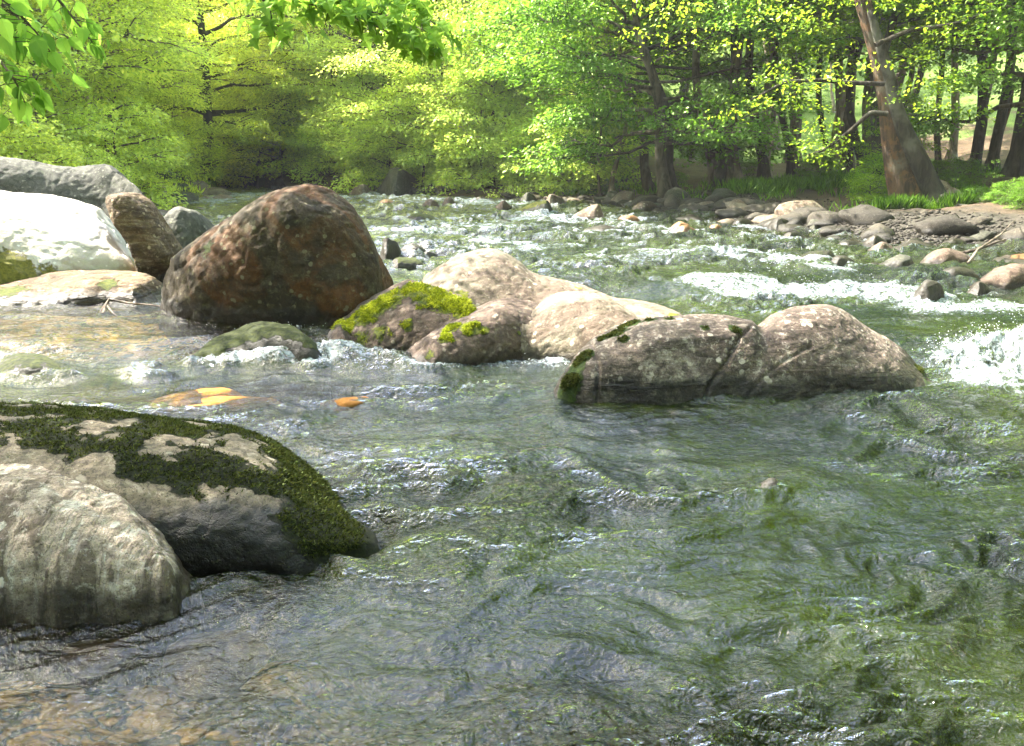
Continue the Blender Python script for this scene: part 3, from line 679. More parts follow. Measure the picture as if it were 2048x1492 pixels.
# --- smaller stones read one by one: x0, x1, top y, waterline y, material, label, moss, skew, froth
SMALL = [
 (385, 655, 655, 726, 'darkwet', 'low brown-green hump of rock awash in the cascade below the big brown boulder', .95, .55, .9),
 (-60, 150, 722, 758, 'darkwet', 'dark wet rock with water sliding over it at the left edge of the pool', .6, .6, .6),
 (262, 330, 738, 757, 'darkwet', 'small black stone in the lip of the left cascade', 0, .5, 1.0),
 (85, 215, 802, 830, 'darkwet', 'dark stone just breaking the surface above the mossy boulder', .5, .4, .4),
 (1490, 1590, 965, 1000, 'darkwet', 'rock tip hidden under a swirl in the open water at right', 0, .5, .3),
 (755, 812, 483, 530, 'darkwet', 'mossy dark rock tucked against the right flank of the brown boulder', 1, .3, .3),
 (795, 862, 492, 514, 'darkwet', 'rounded black rock above the pale hump in the current', .5, .4, .4),
 (835, 885, 505, 524, 'darkwet', 'small black rock just right of two larger black ones', .4, .4, .4),
 (765, 865, 518, 548, 'darkwet', 'flat mossy slab upstream of the yellow-capped boulder', .9, .3, .3),
 (1560, 1682, 503, 538, 'darkwet', 'black wedge-shaped rock pointing left in the right-hand shallows', .5, .75, .6),
 (1635, 1716, 516, 541, 'darkwet', 'black rounded rock touching the wedge-shaped one', .2, .5, .5),
 (1740, 1832, 513, 542, 'grey', 'smooth grey rock with a flat right side in the right-hand shallows', 0, .7, .2),
 (1832, 1962, 504, 537, 'pink', 'long pinkish brown rock lying at the right bank', 0, .4, .1),
 (1925, 2120, 534, 584, 'pink', 'big grey-brown rock half cut by the right edge', 0, .5, .3),
 (1815, 1892, 566, 614, 'darkwet', 'dark brown round rock in the white water at right', 0, .5, 1.0),
 (1922, 1990, 569, 600, 'darkwet', 'dark low rock between the round one and the big one at the right edge', 0, .5, .8),
 (1868, 1965, 539, 559, 'darkwet', 'thin dark slab in front of the long pinkish rock', .3, .4, .2),
 (1985, 2100, 510, 530, 'rust', 'flat reddish stone at the foot of the right bank', 0, .5, .1),
 (1720, 1775, 527, 538, 'cobble', 'little flat stone between the black and the smooth grey rock', 0, .5, .1),
 (1022, 1105, 404, 436, 'grey', 'yellow-mossed angular rock in the middle of the far rapids', 1.15, .85, .4),
 (984, 1030, 404, 425, 'pale', 'pale round stone left of the yellow-mossed rock', .2, .45, .3),
 (1038, 1078, 388, 410, 'grey', 'grey-white rock behind the yellow-mossed one', 0, .4, .1),
 (1085, 1140, 393, 418, 'pale', 'pale pointed rock right behind the yellow-mossed one', 0, .3, .1),
 (1135, 1210, 413, 446, 'pale', 'whitish boulder with a mossy foot in the far rapids', .25, .75, .4),
 (1220, 1290, 434, 452, 'rust', 'tan flat stone downstream of the whitish boulder', 0, .5, .3),
 (798, 890, 429, 447, 'darkwet', 'flat moss-green rock awash in the far rapids', .9, .4, .4),
 (748, 812, 402, 417, 'rust', 'orange-tinged stone far up the left of the rapids', .5, .4, .3),
 (838, 882, 402, 420, 'pale', 'small pale rock far up the rapids', .2, .5, .3),
 (880, 915, 398, 420, 'pale', 'small cream rock beside another far up the rapids', 0, .5, .3),
 (935, 985, 396, 410, 'cobble', 'flat dark rock at the far end of the rapids', 0, .5, .2),
 (1145, 1245, 456, 472, 'darkwet', 'thin black rock lying flat in midstream', 0, .6, .4),
 (960, 1040, 440, 452, 'darkwet', 'black rock barely above water in midstream', 0, .6, .4),
 (1325, 1392, 447, 468, 'rust', 'rust-brown rock at the right edge of the far rapids', 0, .5, .3),
 (1340, 1398, 454, 472, 'rust', 'low brown rock just in front of the rust-brown one', 0, .5, .3),
 (1404, 1456, 453, 473, 'rust', 'rounded red-brown rock near the right shore', .1, .5, .3),
 (1258, 1322, 405, 424, 'pale', 'white stone at the foot of the curved trunks', 0, .4, .2),
 (750, 862, 343, 398, 'grey', 'large pale streaked boulder on the far left shore', 0, .35, .2),
 (862, 905, 362, 398, 'pale', 'cream boulder right of the large streaked one on the far left shore', .2, .4, .2),
 (690, 752, 372, 396, 'pale', 'sunlit low boulder left of the large streaked one on the far shore', .3, .6, .2),
 (600, 668, 342, 372, 'pale', 'white boulder among bushes above the far left shore', .2, .5, 0),
 (540, 575, 360, 384, 'cobble', 'grey stone at the foot of the left-bank trees', .2, .5, .1),
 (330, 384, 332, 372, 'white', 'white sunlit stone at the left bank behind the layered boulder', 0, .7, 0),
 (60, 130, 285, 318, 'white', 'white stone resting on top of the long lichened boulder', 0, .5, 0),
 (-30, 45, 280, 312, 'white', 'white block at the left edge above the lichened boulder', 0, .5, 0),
 (1528, 1600, 440, 466, 'cobble', 'grey rock at the water edge below the ferns', 0, .4, .1),
 (1450, 1520, 440, 458, 'cobble', 'dark flat rock on the right shore under the trees', .3, .4, .1),
 (1600, 1665, 442, 474, 'grey', 'angular grey rock on the right shore', .3, .4, .1),
 (1640, 1690, 455, 478, 'cobble', 'squat dark rock on the right shore beside the angular one', .2, .5, .1),
 (1555, 1615, 466, 486, 'cobble', 'bluish low stone in the shallows off the right shore', 0, .4, .2),
 (1718, 1780, 474, 498, 'cobble', 'rounded grey-brown rock near the big leaning tree', 0, .5, 0),
 (1725, 1800, 488, 512, 'pale', 'tan flattish rock in front of the big leaning tree', 0, .5, 0),
 (1790, 1860, 480, 504, 'cobble', 'brown flattish rock below the roots of the big tree', .2, .5, 0),
 (1660, 1740, 486, 508, 'cobble', 'dark flat rock on the shore left of the tan one', .2, .4, .1),
 (1860, 1950, 482, 506, 'cobble', 'dark rock under the fallen stem at right', .3, .5, 0),
 (1585, 1650, 490, 500, 'cobble', 'thin flat stone in the right shallows', 0, .5, .1),
]
for (x0, x1, yt, yb, mat, lab, ms, skew, fr) in SMALL:
    w = x1 - x0; yt -= .22 * (yb - yt)
    pk = x0 + w * skew
    r = random.Random(x0 * 7 + yt)
    top = [(x0, yb - 1), (x0 + (pk - x0) * 0.22, yb - (yb - yt) * r.uniform(.3, .45)), (x0 + (pk - x0) * 0.6, yb - (yb - yt) * r.uniform(.7, .88)), (pk - w * .06, yt + (yb - yt) * .04), (pk + w * .08, yt + (yb - yt) * .02),
           (pk + (x1 - pk) * .55, yb - (yb - yt) * r.uniform(.68, .86)), (pk + (x1 - pk) * .85, yb - (yb - yt) * r.uniform(.35, .5)), (x1, yb - 1)]
    c = on_water(pk, yb); wm = w / F_PX * c[1]
    boulder('rock', [loft(top, [(x0, yb - (yb - yt) * .1), (pk, yb), (x1, yb - (yb - yt) * .1)], wm * .32, wm * .36, e=2.4, n=20, endfull=0.3, froth=fr, sink=min(.5, .25 + wm * .3))],
            mat, lab, max(wm / 30, 0.014), wm * .055, 1.3 / max(wm, .2), mossup=ms, cat='rock', facet=wm * .006, smooth=2, cuts=5)

# --- sunken stones seen through the water
def stone_mesh(seed, sub=3, flat=0.55):
    import bmesh
    bm = bmesh.new(); bmesh.ops.create_icosphere(bm, subdivisions=sub, radius=1.0)
    v = np.array([x.co[:] for x in bm.verts])
    d = 1 + 0.30 * fbm3(v, 0.9, 2, seed) * 1.5 + 0.10 * fbm3(v, 2.6, 3, seed + 5) * 1.5
    # plane cuts give worn facets
    r = np.random.default_rng(seed)
    for k in range(7):
        a = r.normal(0, 1, 3); a /= np.linalg.norm(a)
        lim = r.uniform(.62, .85); pr = (v * d[:, None]) @ a
        d = np.where(pr > lim, d * (lim + (pr - lim) * .25) / np.maximum(pr, 1e-6), d)
    v = v * d[:, None]; v[:, 2] *= flat; v[:, 0] *= r.uniform(1.0, 1.35)
    for x, co in zip(bm.verts, v): x.co = co
    me = bpy.data.meshes.new('stone'); bm.to_mesh(me); bm.free()
    me.polygons.foreach_set('use_smooth', np.ones(len(me.polygons), bool))
    return me
STONES = {}
def stone(kind, mat):
    if (kind, mat) not in STONES:
        me = stone_mesh(kind * 13 + 3, flat=(0.5, 0.62, 0.42, 0.7, 0.55, 0.36)[kind % 6]); attr(me, 'moss', np.zeros(len(me.vertices))); attr(me, 'wl', np.full(len(me.vertices), .14))
        me.materials.append(MAT[mat]); STONES[(kind, mat)] = me
    return STONES[(kind, mat)]
def put_stone(x, y, z, s, kind, mat, label, group, rz=None, name='stone'):
    o = link(name, stone(kind, mat)); o.location = (x, y, z); o.scale = (s, s * random.uniform(.75, 1.1), s * random.uniform(.8, 1.1))
    o.rotation_euler = (random.uniform(-.2, .2), random.uniform(-.2, .2), random.uniform(0, 6.28) if rz is None else rz)
    tag(o, label, 'stone', group); return o
for px, py, s, mat, lab in [(380, 790, .22, 'orange', 'bright orange stone under the water left of centre, larger of the orange ones'), (460, 795, .26, 'orange', 'long orange stone glowing under the water above the mossy boulder'),
                       (395, 815, .16, 'orange', 'dull orange stone under water just in front of the two bright ones'), (692, 803, .13, 'orange', 'orange squarish stone under water near the centre'),
                       (190, 1280, .085, 'rust', 'rounded amber stone under water at the foot of the streaked boulder'), (420, 1290, .12, 'rust', 'amber sunken rock in front of the mossy boulder'),
                       (560, 800, .14, 'rust', 'brown sunken stone between the orange ones'), (240, 790, .2, 'rust', 'brown sunken stone left of the orange ones'),
                       (760, 1245, .16, 'cobble', 'grey-green sunken stone below the snout of the mossy boulder')]:
    p = on_water(px, py); z = float(ground_z(p[0], p[1])); s *= 1.35; top = p[2] + (0.030 if mat == 'orange' else -0.02)
    put_stone(p[0], p[1], top - s * .36, s, 2, mat, lab, None, 0.2, 'sunken_stone')

# --- cobbles and blocks along both shores
def shore_stones():
    r = random.Random(5); made = 0
    for side, n, ylo, yhi in ((1, 230, 12, 44), (-1, 110, 15, 48)):
        for k in range(n):
            t = r.random(); y = ylo + (yhi - ylo) * t ** 1.25
            xb = float(np.interp(y, (RB if side > 0 else LB)[:, 0], (RB if side > 0 else LB)[:, 1]))
            off = r.gauss(0.6, 0.85)
            x = xb + side * off
            s = abs(r.gauss(0.2, 0.11)) + 0.09
            if side < 0: s *= 1.35
            if side > 0 and off > 1.6: s *= .6
            z = float(ground_z(x, y)); mat = r.choice(['cobble', 'cobble', 'cobble', 'grey', 'pale'] if side > 0 else ['pale', 'cobble', 'pale', 'grey'])
            put_stone(x, y, max(z, float(water_level(x, y)) - s * .2) + s * .12, s, r.randrange(6), mat,
                      '%s %s stone %s' % ('large' if s > .3 else 'middling' if s > .19 else 'small', {'cobble': 'dark brown', 'grey': 'lichened grey', 'pale': 'pale cream'}[mat],
                          ('at the near right shore by the picture edge' if y < 14.5 else 'on the shore in front of the big leaning tree' if y < 19 else 'on the shore below the ferns and dark trunks' if y < 25 else 'by the curved trunks at the far shore') if side > 0 else
                          ('behind the long lichened boulder' if y < 26 else 'under the bushes of the sunlit left shore' if y < 38 else 'far up the sunlit left shore')),
                      'stones along the %s shore' % ('shaded' if side > 0 else 'sunlit'))
shore_stones()
def gravel():
    r = np.random.default_rng(17); n = 14000
    y = 11 + 20 * r.uniform(0, 1, n) ** 1.2; x = np.interp(y, RB[:, 0], RB[:, 1]) + r.normal(.9, .9, n)
    z = ground_z(x, y); s = np.abs(r.normal(0, .022, n)) + .012
    oc = np.array([(1, 0, 0), (-1, 0, 0), (0, 1, 0), (0, -1, 0), (0, 0, .6), (0, 0, -.6), (.6, .6, .3), (-.6, .5, .35)], float)
    of = np.array([(0, 6, 4), (6, 2, 4), (2, 7, 4), (7, 1, 4), (1, 3, 4), (3, 0, 4), (6, 0, 5), (2, 6, 5), (7, 2, 5), (1, 7, 5), (3, 1, 5), (0, 3, 5)])
    a = r.uniform(0, 6.28, n); ca, sa = np.cos(a)[:, None], np.sin(a)[:, None]
    P = oc[None] * (1 + r.normal(0, .16, (n, 8, 3))); q = np.stack([P[..., 0] * ca - P[..., 1] * sa, P[..., 0] * sa + P[..., 1] * ca, P[..., 2]], -1) * s[:, None, None]
    V = q + np.stack([x, y, z + s * .15], 1)[:, None, :]
    me = mesh_np('gravel', V.reshape(-1, 3), (of[None] + 8 * np.arange(n)[:, None, None]).reshape(-1, 3)); attr(me, 'moss', np.zeros(n * 8))
    tag(link('gravel', me, MAT['cobble']), 'small pebbles and chips strewn between the shore stones', 'gravel', kind='stuff')
gravel()
# ------------------------------------------------------------------ water
def gauss_px(px, py, rx, ry, a=1.0):
    c = on_water(px, py); n = on_water(px, py - ry); s = on_water(px, py + ry)
    return c[0], c[1], rx / F_PX * c[1], max((n[1] - s[1]) / 2, .05), a
FOAM = [gauss_px(*g) for g in [
    (1600, 578, 190, 16, 1.0), (1480, 572, 110, 10, .9), (1720, 596, 150, 14, .95), (1560, 606, 120, 7, .8), (1500, 590, 60, 8, .7), (1900, 628, 130, 16, .9), (2020, 622, 90, 12, .9), (1780, 606, 70, 14, .9), (1830, 650, 120, 8, .45),
    (1400, 568, 60, 6, .6), (1690, 548, 45, 6, .9), (1640, 545, 30, 5, .6),
    (1990, 735, 110, 42, 1.3), (2060, 720, 120, 40, 1.3), (1900, 752, 50, 22, .9), (1960, 780, 110, 14, .7), (2060, 790, 90, 14, .6),
    (480, 736, 130, 5, .85), (640, 705, 30, 14, .7), (700, 728, 70, 8, .7), (290, 745, 60, 5, .8), (760, 735, 60, 6, .6), (850, 748, 70, 5, .5), (1050, 740, 90, 6, .6), (1110, 735, 20, 6, .6),
    (560, 668, 90, 6, .55), (730, 668, 30, 8, .6),
    (480, 395, 90, 7, .8), (440, 408, 60, 5, .6), (700, 400, 120, 6, .6), (860, 408, 120, 6, .55), (1000, 415, 120, 6, .45), (1100, 440, 180, 7, .5), (1230, 450, 120, 6, .5), (960, 460, 160, 7, .42), (830, 470, 100, 8, .4), (1300, 470, 160, 5, .4),  # far foam, strengthened to paint the river's pale sky sheen
    (1500, 462, 80, 3, .8), (1540, 487, 45, 3, .9), (1000, 500, 160, 8, .32), (1250, 520, 200, 12, .36), (1500, 520, 150, 10, .4), (1150, 560, 90, 10, .3), (1420, 610, 100, 10, .35),
    (100, 600, 90, 8, .3), (200, 640, 120, 8, .25), (1560, 535, 60, 6, .5)]]

def build_water():
    ys = np.concatenate([-60 * np.linspace(1, 0, 26)[:-1] ** 1.6 + 0.6, 0.6 + (1 - np.linspace(1, 0, 150)) * 1.0,
                         1.6 * np.exp(np.linspace(0, 1, 980) * math.log(100 / 1.6))[1:]])
    s = np.linspace(-1, 1, 961); s = 0.62 * s + 0.38 * s ** 3
    hw = np.where(ys > 0.6, 3.0 + 0.85 * (ys - 0.6), 3.0 + (0.6 - ys) * 0.8)
    X = s[None, :] * hw[:, None]; Y = np.repeat(ys[:, None], len(s), 1)
    base = water_level(X, Y)
    foam = np.zeros_like(X)
    for cx, cyy, rx, ry, a in FOAM:
        foam = foam + (.8 * a if a > .85 else a) * np.exp(-(((X - cx) / rx) ** 2 + ((Y - cyy) / ry) ** 2) * 1.1)
    # froth where the current meets rock
    ft = np.array([f for f in FOOT if f[2] > 0.05])
    m = (Y > 2) & (Y < 45)
    Xs, Ys = X[m], Y[m]; fo = np.zeros(len(Xs)); sh = np.zeros(len(Xs))
    allf = np.array(FOOT)
    for k in range(0, len(Xs), 20000):
        a, b = Xs[k:k + 20000], Ys[k:k + 20000]
        sel = np.abs(ft[:, 1] - 0.5 * (b.min() + b.max())) < 1.5 + 0.5 * (b.max() - b.min())
        q = ft[sel]
        if len(q):
            d = np.hypot(a[:, None] - q[None, :, 0], (b[:, None] - q[None, :, 1]))
            w = 0.035 + 0.006 * b[:, None]
            fo[k:k + 20000] = (q[None, :, 2] * np.exp(-(d / w) ** 2)).max(1)
    foam[m] += fo * 0.75
    foam = np.clip(foam, 0, 1.4)
    # broken rapids up-river: crest foam, partly painting the pale sky sheen
    wx = X + 0.30 * noise2(X * 0.8, Y * 0.8, 31) + 0.12 * noise2(X * 2.5, Y * 2.5, 32)
    wy = Y + 0.30 * noise2(X * 0.8, Y * 0.8, 33) + 0.12 * noise2(X * 2.5, Y * 2.5, 34)
    c, sn = math.cos(0.25), math.sin(0.25)
    u = wx * c + wy * sn; v = -wx * sn + wy * c
    def rid(f, sx, sy, seed): return 1 - 2 * np.abs(noise2(u * sx * f, v * sy * f, seed))
    far = sstep(9, 14, Y)
    calm_cove = np.exp(-(((X + 1.3) / 1.2) ** 2 + ((Y - 2.5) / 0.75) ** 2)) * 0.55
    pool = sstep(6.6, 7.2, Y) * sstep(10.5, 9.0, Y) * sstep(-1.2, -2.0, X)
    amp = (1 - calm_cove) * (1 - 0.55 * pool) * (1 + 0.7 * far)
    h = 0.045 * noise2(u * 0.75, v * 1.1, 41) + 0.038 * rid(1.0, 1.2, 2.5, 42) + 0.044 * noise2(u * 2.6, v * 5.8, 43) + 0.024 * rid(1, 4.4, 10.5, 44) * (0.4 + sstep(-.2, .4, noise2(u * .9, v * .9, 50)))
    det = 0.0052 * noise2(u * 10, v * 25, 45) + 0.0022 * rid(1, 24, 44, 46) + 0.0005 * noise2(u * 55, v * 85, 47)
    det = det * (0.55 + 0.9 * sstep(-.3, .35, noise2(u * .55, v * .8, 51)))
    amp = amp * (1 - 0.5 * np.exp(-(((X + 2.0) / 1.3) ** 2 + ((Y - 5.75) / 0.6) ** 2)))
    patch = sstep(-.45, .45, noise2(u * .33, v * .75, 70)); lane = sstep(-.3, .5, noise2(u * .45, v * 2.6, 71))
    amp = amp * (0.45 + 0.55 * patch + 0.45 * lane * patch)
    h = h * amp + det * np.clip(1 - Y / 16, 0, 1) * np.clip(amp, .3, 1)
    h = h + far * (0.05 * rid(1, .35, .9, 48) + 0.035 * rid(1, .9, 2.1, 49)) * 0.55
    crest = far * sstep(0.55, 0.95, rid(1, .9, 2.1, 49)) * 0.38 + far * sstep(.6, .95, rid(1, .5, 1.9, 53)) * .3  # crest foam that also paints the pale sky sheen upstream
    foam = np.clip(foam + crest * sstep(60, 40, Y), 0, 0.80)
    # humps over sunken rocks
    for px, py, rr, hh in ((1560, 985, .20, .030), (1750, 1000, .30, .02), (1560, 1250, .16, .035), (1150, 1300, .12, .02), (760, 1240, .2, .015), (90, 735, .25, .05), (1800, 830, .4, .02)):
        p = on_water(px, py); h = h + hh * np.exp(-(((X - p[0]) / rr) ** 2 + ((Y - p[1]) / (rr * .55)) ** 2)) - hh * .6 * np.exp(-(((X - p[0] - rr * .2) / rr) ** 2 + ((Y - p[1] + rr * .9) / (rr * .5)) ** 2))
    # foam heaps up and is torn
    ff = np.clip(foam, 0, 1.2)
    turb = 0.5 * rid(1, 3.0, 3.4, 60) + 0.35 * rid(1, 7, 8, 61) + 0.22 * rid(1, 15, 17, 62) + 0.12 * noise2(u * 34, v * 38, 63)
    near = sstep(14, 8, Y)
    h = h + ff * (0.035 + 0.05 * turb) * (0.8 + 0.5 * near)
    p = on_water(2010, 760)
    h = h + (0.15 + 0.13 * turb) * np.exp(-(((X - p[0] - .25) / .62) ** 2 + ((Y - p[1] - .15) / .34) ** 2))
    p = on_water(1600, 585)
    h = h + 0.07 * np.exp(-(((X - p[0]) / 1.3) ** 2 + ((Y - p[1]) / .35) ** 2))
    edge = sstep(0.6, -2.0, Y)
    h = h * (1 - edge)
    Z = base + h
    me = mesh_np('river', np.stack([X, Y, Z], -1).reshape(-1, 3), grid_faces(len(ys), len(s)))
    g = ground_z(X, Y)
    depth = np.clip(base - g, 0, 1)
    attr(me, 'foam', foam.ravel())
    attr(me, 'murk', (0.02 + 0.80 * sstep(0.13, 0.48, depth)).ravel())
    attr(me, 'rough', np.clip(amp * (0.75 + .25 * far), .25, 1.2).ravel())
    tag(link('river', me, MAT['water']), 'clear green river running over stones, breaking white at the rapids', 'river', kind='structure')
build_water()

def build_spray():
    r = np.random.default_rng(3); P, S = [], []
    for px, py, rx, ry, up, n in ((1940, 720, 70, 22, .22, 420), (2030, 700, 60, 20, .26, 300), (1600, 560, 130, 6, .12, 160), (1660, 530, 40, 5, .25, 90), (1800, 600, 60, 8, .15, 110), (1990, 620, 60, 8, .1, 60), (500, 730, 120, 5, .05, 120), (560, 662, 100, 4, .05, 70), (1570, 540, 40, 4, .2, 40), (1060, 738, 80, 3, .05, 40)):
        for k in range(n):
            c = on_water(px + r.normal(0, rx * .6), py + r.normal(0, ry * .6)); z = abs(r.normal(0, up * .5))
            P.append((c[0], c[1], c[2] + .03 + z)); S.append(r.uniform(.0012, .0032) * (1 + .05 * c[1]))
    P = np.array(P); S = np.array(S)
    octv = np.array([(1, 0, 0), (-1, 0, 0), (0, 1, 0), (0, -1, 0), (0, 0, 1.3), (0, 0, -1)], float)
    octf = np.array([(0, 2, 4), (2, 1, 4), (1, 3, 4), (3, 0, 4), (2, 0, 5), (1, 2, 5), (3, 1, 5), (0, 3, 5)])
    V = (P[:, None, :] + octv[None] * S[:, None, None]).reshape(-1, 3)
    Fc = (octf[None] + 6 * np.arange(len(P))[:, None, None]).reshape(-1, 3)
    tag(link('water_spray', mesh_np('spray', V, Fc), MAT['spray']), 'fine droplets thrown up above the rapids', 'spray', kind='stuff')
build_spray()
# ------------------------------------------------------------------ trees
def tube(path, rad, sides=7, flare=None, seed=0):
    path = np.asarray(path, float); rad = np.asarray(rad, float); n = len(path)
    tan = np.gradient(path, axis=0); tan /= np.linalg.norm(tan, axis=1)[:, None] + 1e-9
    ref = np.array((0.31, 0.95, 0.02)) if abs(tan[0][2]) > 0.6 else np.array((0, 0, 1.0))
    a = np.cross(tan, ref); a /= np.linalg.norm(a, axis=1)[:, None] + 1e-9
    b = np.cross(tan, a)
    th = np.linspace(0, 2 * np.pi, sides, endpoint=False)
    rr = rad[:, None] * np.ones(sides)[None]
    if flare is not None:
        rr = rr * (1 + flare[:, None] * (0.5 + 0.5 * np.cos(th * 4 + seed)[None]) + 0.10 * noise2(th[None] * 1.3 + seed, path[:, 2:3] * 0.9 + seed, 8))
    V = path[:, None, :] + rr[..., None] * (np.cos(th)[None, :, None] * a[:, None, :] + np.sin(th)[None, :, None] * b[:, None, :])
    V = np.concatenate([V.reshape(-1, 3), path[-1:]])
    i = (np.arange(n - 1)[:, None] * sides + np.arange(sides)[None]).ravel(); j = (np.arange(n - 1)[:, None] * sides + (np.arange(sides)[None] + 1) % sides).ravel()
    T = np.concatenate([np.stack([i, j, j + sides], 1), np.stack([i, j + sides, i + sides], 1)])
    k = np.arange(sides); T = np.concatenate([T, np.stack([k + (n - 1) * sides, (k + 1) % sides + (n - 1) * sides, np.full(sides, len(V) - 1)], 1)])
    return V, T

def leaves_np(P, D, N, L, W, name='crown', tint=None, kind='quad'):
    """one blade per row: base P, direction D, face normal N, length L, width W"""
    n = len(P)
    D = D / (np.linalg.norm(D, axis=1)[:, None] + 1e-9)
    S = np.cross(N, D); S /= (np.linalg.norm(S, axis=1)[:, None] + 1e-9)
    U = np.cross(D, S)
    L = L[:, None]; W = W[:, None]
    if kind == 'quad':
        V = np.stack([P, P + D * L * .5 + S * W * .5 + U * W * .12, P + D * L - U * L * .08, P + D * L * .5 - S * W * .5 + U * W * .12], 1)
        Fc = np.stack([np.arange(n) * 4 + k for k in range(4)], 1); m = 4
    else:
        prof = ((.0, .04), (.12, .30), (.32, .5), (.58, .40), (.82, .18), (1.0, .0)) if kind == 'oval' else ((.0, .04), (.10, .34), (.30, .26), (.42, .62), (.60, .24), (1.0, .0))
        pts = []
        for t, w in prof: pts.append(P + D * L * t - U * L * .25 * t * t)
        for t, w in prof[1:-1]: pts.append(P + D * L * t + S * W * w + U * W * .16 * (w > .1) - U * L * .25 * t * t)
        for t, w in prof[1:-1]: pts.append(P + D * L * t - S * W * w + U * W * .16 * (w > .1) - U * L * .25 * t * t)
        V = np.stack(pts, 1); m = V.shape[1]
        f = [(0, 1, 6, 6), (0, 10, 1, 1)]
        tri = [(0, 1, 6), (0, 10, 1), (4, 5, 9), (4, 13, 5)]
        for k in range(3): tri += [(1 + k, 2 + k, 7 + k), (1 + k, 7 + k, 6 + k), (1 + k, 10 + k, 11 + k), (1 + k, 11 + k, 2 + k)]
        Fc = (np.array(tri)[None] + m * np.arange(n)[:, None, None]).reshape(-1, 3)
    me = mesh_np(name, V.reshape(-1, 3), Fc, False)
    attr(me, 'tint', np.repeat(tint if tint is not None else rng.uniform(0, 1, n), m))
    return me

def sprays(cs, dirs, size, per, r, leaf=0.12, flat=0.16, droop=0.25, name='crown', tintc=None, kind='quad', lw=0.62):
    """leaves set in flattened drooping sprays round the twig ends cs"""
    n = len(cs)
    cs = np.repeat(cs, per, 0); dr = np.repeat(dirs, per, 0); sz = np.repeat(size, per)
    a = r.uniform(0, 2 * np.pi, n * per); q = np.sqrt(r.uniform(0, 1, n * per))
    off = np.stack([np.cos(a) * q, np.sin(a) * q, r.normal(0, flat, n * per)], 1) * sz[:, None]
    out = (off[:, :2] * dr[:, :2]).sum(1)
    off[:, 2] -= droop * np.maximum(out, 0) + droop * 0.35 * q * q * sz
    P = cs + off
    D = np.stack([np.cos(a), np.sin(a), r.normal(-.35, .35, n * per)], 1) * .7 + dr * .6 + r.normal(0, .35, (n * per, 3))
    N = np.stack([r.normal(0, .42, n * per), r.normal(0, .42, n * per), np.ones(n * per)], 1)
    L = leaf * r.uniform(.6, 1.3, n * per)
    t = np.repeat(r.uniform(0, 1, n), per) * .6 + r.uniform(0, 1, n * per) * .4
    return leaves_np(P, D, N, L, L * lw, name, t, kind)

def tree_mesh(seed, H, cb, Rc, tr, nlimb, per=34, leaf=0.13, lean=(0, 0), wig=0.25, low=0.0, spread=1.0, ssize=0.62, top_bias=0.0, trunk_only_to=None):
    r = np.random.default_rng(seed)
    m = 16; t = np.linspace(0, 1, m)
    path = np.stack([lean[0] * t ** 1.3 * H + wig * noise2(t * 3, seed, 1) * H * .1, lean[1] * t ** 1.3 * H + wig * noise2(t * 3, seed + 9.5, 2) * H * .1, t * H - .3], 1)
    z = t * H
    rad = tr * (1 - t) ** 0.8 * .92 + .012
    flare = 0.7 * np.exp(-z / (tr * 1.8 + .08))
    rad = rad * (1 + .45 * np.exp(-z / (tr * 1.6 + .08)))
    tt = np.unique(np.concatenate([np.linspace(0, .12, 7), t])); path = np.stack([np.interp(tt, t, path[:, k]) for k in range(3)], 1); rad = np.interp(tt, t, rad); flare = np.interp(tt, t, flare)
    parts = [tube(path, rad, 11, flare, seed)]
    cs, ds, sz = [], [], []
    for k in range(nlimb):
        f = (k + r.uniform(0, 1)) / nlimb
        hz = cb + (H - cb) * f ** (1 - top_bias * .5)
        hz = min(hz, H * .96)
        p0 = np.array([np.interp(hz / H, tt, path[:, i]) for i in range(3)])
        az = k * 2.399 + r.uniform(-.5, .5)
        prof = math.sin(min(1, (0.22 + 0.9 * (1 - f))) * math.pi / 2) * (0.55 + 0.45 * math.sin(min(f * 3 + .6, 1.57)))
        L = Rc * prof * r.uniform(.7, 1.12) * spread
        rise = r.uniform(.05, .5) + .55 * f - low * (1 - f)
        s = np.linspace(0, 1, 7)
        d = np.array((math.cos(az), math.sin(az), 0)); sd = np.array((-d[1], d[0], 0))
        pth = p0 + d * (s * L)[:, None] + sd * (noise2(s * 2.2, k + seed, 4) * L * .16)[:, None] + np.array((0, 0, 1)) * (L * rise * (s - .55 * s ** 2) + noise2(s * 3, k + seed + .5, 5) * .1 * L)[:, None]
        r0 = max(tr * .36 * (1 - f * .6) * r.uniform(.6, 1.1), .02)
        parts.append(tube(pth, r0 * (1 - s) ** .8 + .008, 5))
        for q in range(int(3 + L * 2.4)):
            u = r.uniform(.28, 1.0) ** .8
            b = np.array([np.interp(u, s, pth[:, i]) for i in range(3)])
            a2 = az + r.choice((-1, 1)) * r.uniform(.3, 1.25); l2 = L * r.uniform(.14, .36) + .2
            e = b + np.array((math.cos(a2) * l2, math.sin(a2) * l2, l2 * r.uniform(-.25, .45)))
            parts.append(tube([b, (b + e) / 2 + (0, 0, .06 * l2), e], [r0 * .3 + .006, r0 * .2 + .005, .004], 3))
            for g in (e, (b + e) / 2 + r.normal(0, .1, 3)):
                cs.append(g); ds.append((math.cos(a2), math.sin(a2), 0)); sz.append(ssize * r.uniform(.6, 1.25))
        cs.append(pth[-1]); ds.append(d); sz.append(ssize)
    for q in range(14):
        cs.append(path[-1] + r.normal(0, .7, 3) * (1, 1, .7)); ds.append(r.normal(0, 1, 3) * (1, 1, 0)); sz.append(ssize)
    V, T = tri_join(parts)
    wood = mesh_np('trunk', V, T)
    crown = sprays(np.array(cs), np.array(ds, float), np.array(sz), per, r, leaf)
    return wood, crown

